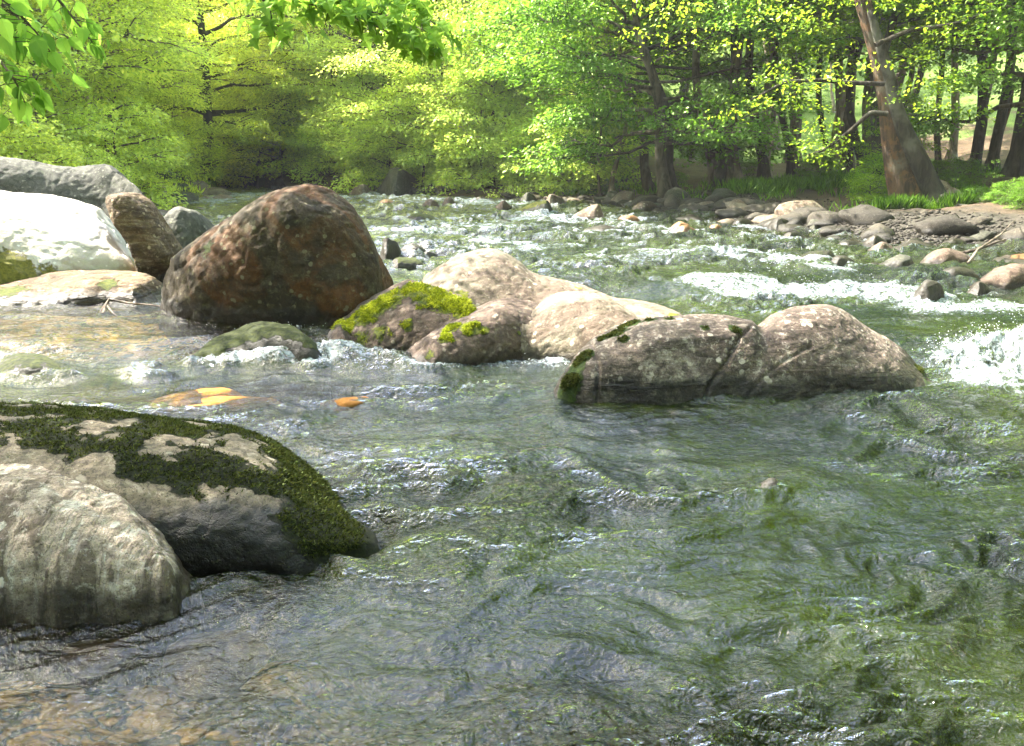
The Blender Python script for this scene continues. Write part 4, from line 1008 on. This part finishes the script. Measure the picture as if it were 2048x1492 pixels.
print('TREES')
KIND = {
 'open1': tree_mesh(101, 16, 5.2, 4.2, .20, 34, 38),
 'open2': tree_mesh(102, 18, 5.6, 4.0, .24, 34, 38, lean=(.05, .02)),
 'open3': tree_mesh(103, 14, 4.4, 3.4, .15, 28, 38, wig=.5, low=.1),
 'slim':  tree_mesh(104, 14, 5.4, 2.6, .105, 22, 34, wig=.5),
 'river': tree_mesh(105, 10, 1.9, 4.6, .20, 34, 40, lean=(-.22, -.05), low=.35, wig=.7),
 'river2': tree_mesh(106, 8.5, 1.5, 4.0, .15, 30, 40, lean=(-.30, .0), low=.45, wig=.8),
 'full1': tree_mesh(107, 14, 3.0, 4.3, .24, 54, 46, low=.12, leaf=.12),
 'full2': tree_mesh(108, 12, 1.5, 4.0, .19, 50, 46, low=.2, wig=.5, leaf=.12),
 'full3': tree_mesh(109, 16, 3.4, 4.6, .27, 54, 46, low=.1, leaf=.12),
 'far1': tree_mesh(110, 17, 1.2, 5.0, .28, 44, 34, leaf=.19, ssize=.85),
 'far2': tree_mesh(111, 20, 2.0, 5.2, .32, 44, 34, leaf=.19, ssize=.85),
 'shrub1': tree_mesh(112, 2.4, .15, 1.5, .04, 20, 34, leaf=.10, ssize=.42, low=.1),
 'shrub2': tree_mesh(113, 1.7, .1, 1.2, .03, 16, 34, leaf=.085, ssize=.36),
 'sapling': tree_mesh(114, 4.6, .8, 1.7, .045, 20, 34, leaf=.11, ssize=.45, wig=.6),
}
MESHC = {}
def with_mat(me, mat):
    key = (me.name, mat)
    if key not in MESHC:
        c = me.copy(); c.materials.clear(); c.materials.append(MAT[mat]); MESHC[key] = c
    return MESHC[key]
TREES = []
def zone(x, y):
    p = 1024 + x / y * F_PX if y > 1 else 9999
    return ('at the left edge' if p < 150 else 'above the white and lichened boulders' if p < 420 else 'above the brown boulder' if p < 700 else 'left of the far bend' if p < 900 else 'over the far bend' if p < 1080 else
            'right of the far bend' if p < 1250 else 'behind the curved trunks' if p < 1420 else 'behind the ferns' if p < 1620 else 'behind the clearing' if p < 1760 else 'behind the big leaning tree' if p < 1900 else 'at the right edge')
def plant(kind, x, y, leafm, bark, label, cat='tree', group=None, s=1.0, tilt=(0, 0), name=None, rz=None, sz=None, dz=0.0):
    wood, crown = KIND[kind]
    o = bpy.data.objects.new(name or ('shrub' if kind.startswith('shrub') else 'tree'), None); C.objects.link(o)
    o.empty_display_size = .3
    if label.endswith('@'): label = ('larger ' if s > 1.08 else 'smaller ' if s < .92 else '') + label[:-1] + zone(x, y)
    o.location = (x, y, float(ground_z(x, y)) + dz); o.scale = (s, s, sz or s)
    o.rotation_euler = (tilt[0], tilt[1], random.uniform(0, 6.28) if rz is None else rz)
    tag(o, label, cat, group)
    w = bpy.data.objects.new('stem' if kind.startswith('shrub') else 'trunk', with_mat(wood, bark)); C.objects.link(w); w.parent = o
    c = bpy.data.objects.new('foliage' if kind.startswith('shrub') else 'crown', with_mat(crown, leafm)); C.objects.link(c); c.parent = o
    TREES.append((x, y)); return o
def px_x(px, Y): return (px - 1024) / F_PX * Y * math.cos(PITCH) * 1.0 + (px - 1024) / F_PX * Y * (1 / math.cos(PITCH) - math.cos(PITCH)) * 0.6

# right bank: the trunks one can tell apart (px of the foot, distance, kind, bark, scale, tilt y, label)
RT = [
 (1228, 30, 'slim', 'bark_pale', .8, 0, 'slender pale trunk standing alone, nearest the far bend on the shaded bank'),
 (1332, 27, 'river', 'bark', .95, 0, 'tree with a curved stem arching low over the river from the shaded bank'),
 (1352, 27.6, 'river2', 'bark_dark', 1.1, 0, 'dark low tree leaning over the water beside the arching one'),
 (1300, 31, 'river2', 'bark', 1.15, 0, 'bushy tree overhanging the river just downstream of the slender pale trunk'),
 (1398, 28, 'open3', 'bark', 1.0, -.04, 'grey tree behind the arching stems with a short lit foot'),
 (1432, 27.5, 'open1', 'bark_dark', .9, -.03, 'first of the paired dark trunks at the shore above the ferns'),
 (1462, 27, 'open2', 'bark', .8, -.08, 'second of the paired trunks, slanting towards the river'),
 (1493, 27.5, 'open3', 'bark_dark', 1.0, .03, 'dark trunk touching the pale slanting one'),
 (1503, 30, 'open1', 'bark_pale', .85, .10, 'pale sunlit trunk slanting right behind the ferns'),
 (1520, 34, 'slim', 'bark', 1.0, 0, 'thin brown trunk between the pale slanting one and the straight dark one'),
 (1547, 29.5, 'slim', 'bark_dark', 1.15, -.01, 'straight dark slim trunk on the sunlit clearing edge'),
 (1572, 40, 'slim', 'bark', 1.0, .04, 'thin reddish trunk far back left of the clearing'),
 (1628, 33, 'slim', 'bark_dark', 1.1, .06, 'thin dark trunk leaning at the left of the brown pair in the clearing'),
 (1645, 36, 'open2', 'bark', .95, .03, 'stout brown trunk rising from the clearing'),
 (1656, 35, 'open1', 'bark_pale', .9, .04, 'whitish trunk against the stout brown one in the clearing'),
 (1672, 34, 'open2', 'bark', .85, -.03, 'brown trunk right of the whitish one in the clearing'),
 (1690, 29, 'open3', 'bark_dark', .9, 0, 'dark trunk in front of the clearing bank'),
 (1712, 27, 'open1', 'bark', .8, -.03, 'grey-brown trunk left of the green thicket'),
 (1733, 24, 'open3', 'bark_lichen', .9, .0, 'mottled trunk standing in the green thicket by the big leaning tree'),
 (1748, 36, 'open2', 'bark_pale', .9, .05, 'bright pale trunk seen just behind the big leaning tree'),
 (1762, 33, 'slim', 'bark', 1.1, .03, 'thin brown trunk hidden close behind the big leaning tree'),
 (1845, 30, 'slim', 'bark_dark', 1.0, .03, 'thin dark trunk right behind the big leaning tree'),
 (1862, 38, 'open1', 'bark_pale', .9, .03, 'pale distant trunk right of the big leaning tree'),
 (1912, 29, 'open2', 'bark_dark', .8, -.02, 'tall dark trunk first right of the big leaning tree'),
 (1933, 33, 'open1', 'bark', .8, -.03, 'brown trunk between two dark ones at right'),
 (1952, 31, 'open3', 'bark_rust', .9, .02, 'orange-lit trunk at right'),
 (1968, 28, 'open1', 'bark_dark', .85, .05, 'leaning grey trunk with exposed roots at right'),
 (2010, 25, 'open2', 'bark_dark', .8, .02, 'dark trunk almost at the right edge'),
 (2070, 23, 'river', 'bark_dark', 1.0, 0, 'tree whose dark leaves hang in from the right edge'),
]
for px, Y, k, b, s, ty, lab in RT:
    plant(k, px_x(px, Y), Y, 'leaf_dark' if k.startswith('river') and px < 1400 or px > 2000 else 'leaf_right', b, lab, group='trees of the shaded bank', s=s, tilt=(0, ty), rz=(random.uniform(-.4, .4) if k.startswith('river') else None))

def clear(x, y, dmin):
    u_ = (x + 5) * -.93 + (y - 11) * .37; w_ = (x + 5) * .37 + (y - 11) * .93
    if 0 < u_ < 14 and abs(w_) < 4.0: return False      # the gap that lets the sun on to the white boulder
    return all((x - a) ** 2 + (y - b) ** 2 > dmin * dmin for a, b in TREES)
def fill(n, ylo, yhi, side, dlo, dhi, kinds, leafm, barks, label, group, cat='tree', smin=.8, smax=1.2, dmin=2.2, seed=1, test=None):
    r = random.Random(seed); made = 0; tries = 0
    while made < n and tries < n * 60:
        tries += 1
        y = r.uniform(ylo, yhi); d = r.uniform(dlo, dhi)
        xb = float(np.interp(y, (RB if side > 0 else LB)[:, 0], (RB if side > 0 else LB)[:, 1])); x = xb + side * d
        if not clear(x, y, dmin) or (test and not test(x, y)): continue
        plant(r.choice(kinds), x, y, leafm, r.choice(barks), label, cat, group, r.uniform(smin, smax), (r.uniform(-.05, .05), r.uniform(-.05, .05)))
        made += 1
# deeper right wood
fill(36, 24, 75, 1, 12, 48, ['open1', 'slim', 'open2', 'slim', 'open3'], 'leaf_right', ['bark', 'bark_dark', 'bark_pale'], 'tree deep in the wood @', 'trees deep in the shaded wood', dmin=3.6, seed=3, test=lambda x, y: not (abs((x - 11.5) * .74 + (y - 32) * .67) < 3.2 and y < 52))
fill(16, 48, 80, 1, 2, 16, ['full1', 'full3', 'open1'], 'leaf_right', ['bark', 'bark_dark'], 'tree deep in the wood @', 'trees deep in the shaded wood', dmin=3, seed=4)
fill(14, 2, 20, 1, 5, 22, ['open1', 'open2', 'full1'], 'leaf_right', ['bark', 'bark_dark'], 'tree deep in the wood @', 'trees deep in the shaded wood', dmin=3.5, seed=5, test=lambda x, y: x > 0.62 * y + 4)
# left bank, sunlit; the trunks the photo shows
LT = [
 (200, 30, 'full1', 'bark_pale', 1.0, 0, 'sunlit tree with a stout pale trunk, leftmost on the sunlit bank'),
 (425, 43, 'full3', 'bark_dark', 1.0, .14, 'tree with a dark forked foot slanting right on the sunlit bank'),
 (468, 52.5, 'full1', 'bark_dark', .95, .03, 'tree beside the forked one with a dark upright foot'),
 (572, 50.5, 'full2', 'bark', 1.1, .12, 'tree with a short grey slanting trunk near the shore on the sunlit bank'),
 (60, 26, 'full2', 'bark', 1.0, 0, 'leafy tree at the left edge above the white stones'),
 (330, 42, 'full3', 'bark_dark', 1.0, 0, 'tall tree with a dark upper stem showing through yellow leaves'),
 (700, 44.5, 'full1', 'bark', 1.0, -.1, 'pale-leaved tree above the large streaked boulder'),
 (790, 41, 'full3', 'bark', 1.0, 0, 'tree with bluish shade in its crown right of the streaked boulder'),
 (900, 38, 'full2', 'bark_dark', 1.1, 0, 'rounded low tree at the far bend'),
 (500, 57, 'full2', 'bark', 1.2, 0, 'tree closing the left arm of the river'),
 (455, 62, 'full1', 'bark', 1.2, 0, 'taller tree behind the one closing the left arm of the river'),
 (535, 60, 'full2', 'bark', 1.2, 0, 'tree right of the one closing the left arm of the river'),
 (955, 41, 'full3', 'bark', 1.1, 0, 'pale tree closing the view at the head of the river'),
 (1010, 37, 'full2', 'bark_pale', 1.0, 0, 'low pale-green tree above the dark pool at the far bend'),
 (1062, 39, 'full1', 'bark', 1.1, 0, 'tree behind the dark pool at the far bend'),
 (1105, 36.5, 'full2', 'bark', 1.0, 0, 'bushy tree right of the dark pool at the far bend'),
 (1165, 38, 'full3', 'bark', 1.0, 0, 'tall tree behind the slender pale trunk'),
]
for px, Y, k, b, s, ty, lab in LT:
    s = s * (1.15 if px < 300 else 1)
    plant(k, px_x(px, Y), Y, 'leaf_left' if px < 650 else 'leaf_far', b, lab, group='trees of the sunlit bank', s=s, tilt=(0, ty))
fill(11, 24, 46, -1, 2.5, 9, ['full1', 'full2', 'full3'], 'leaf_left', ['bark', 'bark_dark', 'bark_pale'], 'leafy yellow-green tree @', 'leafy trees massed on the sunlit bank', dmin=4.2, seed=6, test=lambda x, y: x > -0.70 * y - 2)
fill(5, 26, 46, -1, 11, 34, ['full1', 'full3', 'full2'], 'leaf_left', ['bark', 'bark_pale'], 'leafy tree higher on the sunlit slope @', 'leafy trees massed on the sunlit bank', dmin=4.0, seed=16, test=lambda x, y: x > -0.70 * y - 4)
# the far bend and the hill beyond
def far_fill(n, seed, kinds, xr, yr, leafm, dmin):
    r = random.Random(seed); made = tries = 0
    while made < n and tries < 5000:
        tries += 1; y = r.uniform(*yr); x = r.uniform(xr[0], xr[1]) * y
        d, sd, ins = bank_d(np.array(x), np.array(y))
        if float(d) < 1.2 or not clear(x, y, dmin): continue
        plant(r.choice(kinds), x, y, leafm, r.choice(['bark', 'bark_pale']), 'pale hazy tree on the far hillside @', 'tree', 'trees on the far hillside', r.uniform(.85, 1.25)); made += 1
far_fill(34, 8, ['full1', 'full3', 'full2'], (-.30, .12), (40, 64), 'leaf_far', 3.4)
far_fill(50, 9, ['far1', 'far2'], (-.62, .65), (64, 135), 'leaf_far', 6.0)

# shrubs and saplings at the waterside
fill(95, 20, 58, -1, .3, 8, ['shrub1', 'shrub2', 'sapling', 'shrub1'], 'leaf_left', ['bark'], 'bush among sunlit shore stones @', 'bushes on the sunlit shore', 'shrub', .6, 1.2, .9, 11, test=lambda x, y: True)
fill(18, 23, 44, 1, 2.6, 9, ['shrub2'], 'leaf_dark', ['bark'], 'low dark bush between the trunks @', 'bushes of the shaded bank', 'shrub', .3, .55, 1.2, 12)
r_ = random.Random(31)
for k in range(34):
    px = r_.uniform(610, 1190); t = (px - 610) / 580
    Yb = float(np.interp(px, [610, 700, 860, 1000, 1100, 1190], [47, 42, 35.8, 33.8, 32.2, 30])) + r_.uniform(.3, 3.5)
    plant(r_.choice(['shrub1', 'sapling', 'shrub1']), px_x(px, Yb), Yb, 'leaf_far', 'bark', 'pale-green bush past the rapids @', 'shrub', 'bushes at the head of the rapids', r_.uniform(.9, 1.5))
for k in range(16):
    px = r_.uniform(400, 625); Yb = float(np.interp(px, [400, 480, 560, 625], [52, 49.5, 46.5, 44.5])) + r_.uniform(-1, 2)
    plant(r_.choice(['shrub1', 'sapling', 'sapling']), px_x(px, Yb), Yb, 'leaf_left', 'bark', 'yellow-green bush by the far water @', 'shrub', 'bushes closing the left arm of the river', r_.uniform(1.2, 1.8))
# unseen wood added behind the viewer to shade the near side of the rocks
for k, (x, y) in enumerate([(-9, -6), (-12, -1), (-5.5, -11), (-1, -15), (4, -14), (9.5, -9), (11, -3), (10.5, 3), (12.5, 8), (14, -7), (-14, -9), (-8, -17), (1.5, -20), (8, -18), (15, 2), (-3, -21), (12, -15), (-14, 5)]):
    plant(('full3', 'full1')[k % 2], x, y, 'leaf_right', 'bark', 'leafy tree of the bank behind the viewer', 'tree', 'trees behind the viewer', 1.15)
for px, Y, k, s, lab in [(1745, 23.5, 'shrub1', .5, 'bright green thicket between the mottled trunk and the big leaning tree'), (1722, 22.5, 'shrub2', .45, 'small thicket at the foot of the mottled trunk'),
                         (1765, 24.5, 'sapling', .55, 'upright sapling left of the big leaning tree'), (1930, 20.5, 'shrub2', .3, 'leafy undergrowth right of the big leaning tree'), (1990, 18.5, 'shrub2', .3, 'leafy bush at the right edge above the rocks'),
                         (2040, 17.5, 'shrub1', .28, 'yellow-green bush half cut by the right edge'), (1900, 24, 'shrub1', .35, 'dark bush behind the slanting stem at right')]:
    plant(k, px_x(px, Y), Y, 'leaf_dark' if px > 1850 else 'leaf_right', 'bark', lab, 'shrub', None, s)

# --- the big leaning tree: orange main stem, dark second stem hugging its back, surface roots
def big_tree():
    Y0 = 21.5
    bx = px_x(1822, Y0); bz = float(ground_z(bx, Y0))
    o = tag(bpy.data.objects.new('tree', None), 'big leaning tree with a flaking orange trunk, a darker second stem and bare roots', 'tree', 'trees of the shaded bank')
    C.objects.link(o); o.location = (bx, Y0, bz)
    def wp(px, py, Y): return at_depth(px, py, Y) - np.array((bx, Y0, bz))
    def stem(pts, radpx, dY=0, sides=16, flare=True, name='trunk', mat='bark_rust', seed=1):
        P = np.array([wp(px, py, Y0 + dY) for px, py in pts]); rd = np.array(radpx) / F_PX * Y0
        t = np.linspace(0, 1, len(P)); tt = np.linspace(0, 1, 40)
        P = np.stack([np.interp(tt, t, P[:, k]) for k in range(3)], 1); rd = np.interp(tt, t, rd)
        for _ in range(3): P[1:-1] = (P[:-2] + P[1:-1] * 2 + P[2:]) / 4
        fl = (0.55 * np.exp(-tt * 14) + 0.12) if flare else np.full(40, .08)
        V, T = tube(P, rd, sides, fl, seed)
        return link(name, mesh_np('trunk', V, T), MAT[mat], o)
    stem([(1838, 500), (1830, 462), (1815, 400), (1800, 340), (1788, 280), (1780, 225), (1768, 150), (1745, 70), (1725, 0), (1700, -90), (1660, -260)], [48, 40, 31, 26, 21, 18, 16, 14, 13, 11, 7])
    stem([(1985, 525), (1930, 470), (1885, 415), (1858, 370), (1832, 310), (1808, 260), (1792, 215), (1778, 150), (1758, 80), (1740, 20)], [18, 22, 22, 20, 18, 15, 12, 10, 9, 6], dY=-.25, mat='bark_lichen', seed=4)
    for pts, rr in (([(1775, 228), (1740, 225), (1700, 262), (1650, 300), (1610, 312)], [5, 4.5, 3.5, 2.5, 1.5]), ([(1768, 168), (1700, 166), (1640, 160), (1570, 163), (1525, 188), (1500, 200)], [4.5, 4, 3.5, 3, 2, 1.5]), ([(1750, 90), (1820, 60), (1900, 50), (1990, 20)], [4.5, 4, 3, 2])):
        stem(pts, rr, sides=7, flare=False, name='branch', mat='bark_dark', dY=-.6)
    rts = []
    r = np.random.default_rng(8)
    for k in range(15):
        a = r.uniform(-2.6, .3); L = r.uniform(.9, 2.0); s = np.linspace(0, 1, 9)
        x = np.cos(a) * s * L + noise2(s * 3, k, 3) * .3; y = np.sin(a) * s * L * .9 + noise2(s * 3, k + .5, 4) * .3
        x = x + .25
        z = np.array([float(ground_z(bx + i, Y0 + j)) for i, j in zip(x, y)]) - bz + .55 * (1 - s) ** 2.2 + .02
        rts.append(tube(np.stack([x, y, z], 1), r.uniform(.05, .12) * (1 - s * .8), 6))
    V, T = tri_join(rts); link('roots', mesh_np('roots', V, T), MAT['bark_pale'], o)
    cs, ds, sz = [], [], []
    for k in range(330):
        f = r.uniform(0, 1)
        c = wp(1700 - 90 * f, -60 - 330 * f, Y0) + r.normal(0, 1, 3) * (2.6, 2.4, 1.7)
        cs.append(c); d = r.normal(0, 1, 3); d[2] = 0; ds.append(d / np.linalg.norm(d)); sz.append(.6)
    for pts in ([(1700, 262), (1610, 312)], [(1640, 160), (1500, 200)], [(1820, 60), (1990, 20)], [(1790, 200), (1900, 160)]):
        for k in range(11):
            f = r.uniform(0, 1); c = wp(pts[0][0] + (pts[1][0] - pts[0][0]) * f, pts[0][1] + (pts[1][1] - pts[0][1]) * f, Y0 - .6) + r.normal(0, .38, 3)
            cs.append(c); d = r.normal(0, 1, 3); d[2] = 0; ds.append(d / np.linalg.norm(d)); sz.append(.5)
    link('crown', sprays(np.array(cs), np.array(ds), np.array(sz), 42, r, .10), MAT['leaf_right'], o)
    TREES.append((bx, Y0))
big_tree()

# --- trees on the near left bank; trunks stand outside the picture, boughs reach over the river
def near_tree(base, H, tr, limbs, shade_clusters, leafs, label, mat, per=44, leaf=.10, kind='quad', hang=None):
    r = np.random.default_rng(int(H * 10))
    bz = float(ground_z(*base)); org = np.array((base[0], base[1], bz))
    o = tag(bpy.data.objects.new('tree', None), label, 'tree'); C.objects.link(o); o.location = org
    s = np.linspace(0, 1, 14)
    P = np.stack([noise2(s * 2, H, 1) * .6, noise2(s * 2, H + 3, 1) * .6, s * H - .3], 1)
    fl = .9 * np.exp(-s * 18)
    V, T = tube(P, tr * (1 - s * .85) * (1 + .4 * np.exp(-s * 14)), 12, fl, 1)
    link('trunk', mesh_np('trunk', V, T), MAT['bark'], o)
    for pts, r0 in limbs:
        Q = np.array(pts, float) - org
        t = np.linspace(0, 1, len(Q)); tt = np.linspace(0, 1, 20)
        Q = np.stack([np.interp(tt, t, Q[:, k]) for k in range(3)], 1)
        for _ in range(3): Q[1:-1] = (Q[:-2] + Q[1:-1] * 2 + Q[2:]) / 4
        Q += np.stack([noise2(tt * 5, r0 * 99 + k, 6) * .07 for k in range(3)], 1) * np.minimum(tt * 5, 1)[:, None]
        V, T = tube(Q, r0 * (1 - tt) ** .9 + .004, 6)
        link('branch', mesh_np('branch', V, T), MAT['bark'], o)
    cs, ds, sz, tw = [], [], [], []
    for (c, rad, n) in shade_clusters:  # unseen leaf masses, placed where their shadows fall on rocks and water
        for k in range(n):
            v = r.normal(0, 1, 3); v /= np.linalg.norm(v); v *= r.uniform(.35, 1) ** .5
            p = np.array(c) + v * np.array(rad) - org
            cs.append(p); d = v * (1, 1, 0) + 1e-3; ds.append(d / np.linalg.norm(d)); sz.append(r.uniform(.35, .6))
            tw.append(tube([p - d * .7 + r.normal(0, .1, 3), p], [.012, .004], 3))
    if cs:
        link('crown', sprays(np.array(cs), np.array(ds), np.array(sz), per, r, leaf), MAT[mat], o)
        V, T = tri_join(tw); link('twigs', mesh_np('twigs', V, T), MAT['bark'], o)
    # hanging leafy twigs seen close to
    if hang:
        P_, D_, N_, L_, K = [], [], [], [], []
        tws = []
        for pts, dens, L0 in hang:
            Q = np.array([at_depth(px, py, Y) for px, py, Y in pts]) - org
            t = np.linspace(0, 1, len(Q)); tt = np.linspace(0, 1, 16)
            Q = np.stack([np.interp(tt, t, Q[:, k]) for k in range(3)], 1)
            for _ in range(2): Q[1:-1] = (Q[:-2] + Q[1:-1] * 2 + Q[2:]) / 4
            tws.append(tube(Q, .0065 * (1 - tt) + .0016, 5))
            ln = np.linalg.norm(np.diff(Q, axis=0), axis=1).sum(); n = int(ln * dens)
            for k in range(n):
                u = r.uniform(.05, 1); b = np.array([np.interp(u, tt, Q[:, i]) for i in range(3)])
                dq = Q[min(int(u * 15) + 1, 15)] - Q[int(u * 15) if u < 1 else 14]; dq /= np.linalg.norm(dq) + 1e-9
                side = np.cross(dq, (0, 0, 1)); side /= np.linalg.norm(side) + 1e-9
                off = r.choice((-1, 1)) * side + r.normal(0, .35, 3)
                st = b + off * r.uniform(.01, .12) + r.normal(0, .02, 3)
                tws.append(tube([b, st], [.0018, .0012], 3))
                d = off * .6 + dq * .7 + np.array((0, 0, -.7)) + r.normal(0, .25, 3)
                P_.append(st); D_.append(d); N_.append(np.array((0, -.35, 1.0)) + r.normal(0, .5, 3)); L_.append(L0 * r.uniform(.6, 1.25))
        me = leaves_np(np.array(P_), np.array(D_), np.array(N_), np.array(L_), np.array(L_) * (.62 if kind == 'oval' else .95), 'leaves', None, kind)
        link('leaves', me, MAT['leaf_near'], o)
        V, T = tri_join(tws); link('twigs', mesh_np('twigs', V, T), MAT['bark'], o)
    return o
near_tree((-8.2, 5.2), 11, .22,
          [([(-8.2, 5.2, 2.6), (-5.5, 4.4, 3.1), (-3.4, 3.8, 2.95), (-2.35, 3.6, 2.70)], .05), ([(-8.2, 5.2, 5.5), (-6.4, 7, 7.6), (-3.8, 7.5, 8.2)], .09), ([(-8.2, 5.2, 4.5), (-8, 3, 7), (-7, 2, 8.5)], .08)],
          [((-5.5, 7.4, 8.6), (1.9, 1.8, 1.4), 85), ((-3.6, 7.4, 8.4), (2.0, .9, .8), 20), ((-8.2, 6.4, 7.5), (1.8, 1.2, 1.3), 60), ((-4.8, 7.2, 5.6), (1.8, 1.0, .7), 50), ((-5.8, 9.3, 5.3), (1.8, 1.3, .8), 70)], None,
          'near tree whose drooping oval leaves hang into the upper left corner', 'leaf_right', kind='oval',
          hang=[([(-60, -60, 3.5), (20, 10, 3.5), (70, 60, 3.45), (105, 110, 3.45)], 110, .085), ([(-80, 60, 3.6), (-10, 110, 3.55), (30, 160, 3.5), (50, 205, 3.5)], 110, .085),
                ([(60, -60, 3.7), (110, -10, 3.7), (150, 40, 3.7), (185, 85, 3.7)], 90, .075), ([(-60, -20, 3.3), (-10, 40, 3.3), (10, 100, 3.3)], 90, .08), ([(20, 20, 3.6), (80, 80, 3.6), (115, 130, 3.6)], 80, .075)])
near_tree((-7.0, -1.0), 12, .26,
          [([(-7, -1, 3.6), (-4.5, 1.6, 4.4), (-2.2, 3.4, 3.9), (-1.35, 4.1, 2.98)], .055), ([(-7, -1, 6), (-4.5, 2.5, 8.5), (-2.5, 6.5, 9)], .1), ([(-7, -1, 5), (-7, 1.5, 8)], .08)],
          [((-5.6, 3.2, 9.2), (2.4, 1.9, 1.5), 85), ((-2.2, 7.2, 9.0), (2.0, 1.2, .8), 45), ((-7, -2, 9.5), (2.6, 2.4, 2), 60)], None,
          'near tree whose dark toothed leaves hang from the top edge left of centre', 'leaf_right', kind='maple',
          hang=[([(430, -70, 4.1), (540, -15, 4.1), (640, 15, 4.1), (740, 20, 4.1), (830, 50, 4.1), (870, 75, 4.1)], 120, .085), ([(600, -40, 4.2), (700, 30, 4.2), (790, 70, 4.2), (880, 105, 4.2)], 110, .08),
                ([(500, -40, 4.0), (540, 20, 4.0), (550, 75, 4.0)], 110, .08), ([(760, -50, 4.2), (820, 0, 4.2), (870, 50, 4.2)], 110, .085), ([(560, -40, 4.15), (640, -10, 4.15), (720, 5, 4.1)], 120, .08), ([(650, -60, 4.3), (760, -20, 4.3), (850, 10, 4.3)], 100, .08)])

# --- low green cover
def grass_patch(name, spots, mat, label, blade=(.18, .4), w=.012, seed=2):
    r = np.random.default_rng(seed); P = []
    for cx, cyy, rx, ry, n in spots:
        a = r.uniform(0, 6.28, n); q = np.sqrt(r.uniform(0, 1, n))
        P.append(np.stack([cx + np.cos(a) * q * rx, cyy + np.sin(a) * q * ry], 1))
    P = np.concatenate(P); z = ground_z(P[:, 0], P[:, 1]); keep = z > water_level(P[:, 0], P[:, 1]) + .02; P = P[keep]; z = z[keep]; n = len(P)
    P3 = np.concatenate([P, z[:, None]], 1); L = r.uniform(*blade, n)
    D = np.stack([r.normal(0, .45, n), r.normal(0, .45, n), np.ones(n)], 1); N = np.stack([r.normal(0, 1, n), r.normal(0, 1, n), np.full(n, .2)], 1)
    me = leaves_np(P3, D, N, L, np.full(n, w) * r.uniform(.7, 1.5, n), name, None)
    return tag(link(name, me, MAT[mat]), label, 'grass', kind='stuff')
sp = []
r_ = random.Random(4)
for k in range(60):
    y = r_.uniform(20, 44); x = float(np.interp(y, RB[:, 0], RB[:, 1])) + r_.uniform(1.3, 11); sp.append((x, y, r_.uniform(.3, .9), r_.uniform(.3, .8), 70))
for px, Y, rr, n in ((1500, 25, .8, 1500), (1560, 25.5, .9, 1500), (1640, 25, .7, 700), (1760, 20.3, .35, 500), (1800, 20.2, .4, 600), (1890, 20.4, .4, 600), (1750, 24, .8, 700), (1850, 23, .9, 500), (1480, 26, .6, 600)):
    sp.append((px_x(px, Y), Y, rr, rr * .7, n))
grass_patch('grass', sp, 'grass', 'grass and ferns among the roots of the shaded bank', (.15, .42), .03)
sp = []
for k in range(150):
    y = r_.uniform(17, 56); x = float(np.interp(y, LB[:, 0], LB[:, 1])) - r_.uniform(.3, 9); sp.append((x, y, r_.uniform(.5, 1.6), r_.uniform(.5, 1.4), 190))
grass_patch('undergrowth', sp, 'leaf_left', 'dense low undergrowth covering the sunlit bank', (.15, .45), .07, 5)

# --- driftwood
def stick(name, pts, rad, mat, label, cat='branch', extra=()):
    ps = [tube(np.array([on_water(px, py, dz) if Y is None else at_depth(px, py, Y) for px, py, dz, Y in p]), np.linspace(r0, r0 * .4, len(p)), 6) for p, r0 in [(pts, rad), *extra]]
    V, T = tri_join(ps); return tag(link(name, mesh_np(name, V, T), MAT[mat]), label, cat)
stick('driftwood', [(205, 628, .02, None), (218, 600, .09, None), (255, 606, .08, None), (300, 610, .06, None), (340, 616, .04, None)], .016, 'bark_pale', 'bent pale stick caught against the big brown boulder in the pool', extra=[([(218, 600, .09, None), (208, 612, .05, None), (190, 640, .0, None)], .012), ([(212, 608, .07, None), (225, 625, .03, None), (245, 640, -.02, None)], .009)])
stick('driftwood', [(1935, 528, .1, None), (1955, 500, .25, None), (2000, 470, .4, None), (2030, 440, .5, None)], .022, 'bark', 'bare brown branch leaning among the rocks at the right edge', extra=[([(1900, 512, .1, None), (1950, 500, .2, None), (2012, 478, .35, None)], .03)])

# --- the bright damp air of the valley
hz = bpy.data.materials.new('valley_air'); hz.use_nodes = True
hn = hz.node_tree.nodes; hn.remove(hn['Principled BSDF'])
pv_ = hn.new('ShaderNodeVolumePrincipled'); pv_.inputs['Color'].default_value = (0.96, 0.98, 0.93, 1); pv_.inputs['Density'].default_value = 0.0006; pv_.inputs['Anisotropy'].default_value = 0.2
hz.node_tree.links.new(pv_.outputs[0], hn['Material Output'].inputs['Volume'])
bx0, bx1, by0, by1, bz0, bz1 = -180, 180, -90, 330, -3, 120
HV = [(x, y, z) for z in (bz0, bz1) for y in (by0, by1) for x in (bx0, bx1)]
tag(link('haze', mesh_np('haze', HV, [(0, 2, 3, 1), (4, 5, 7, 6), (0, 1, 5, 4), (2, 6, 7, 3), (0, 4, 6, 2), (1, 3, 7, 5)], False), hz), 'pale damp air thickening towards the far bend', 'haze', kind='stuff')
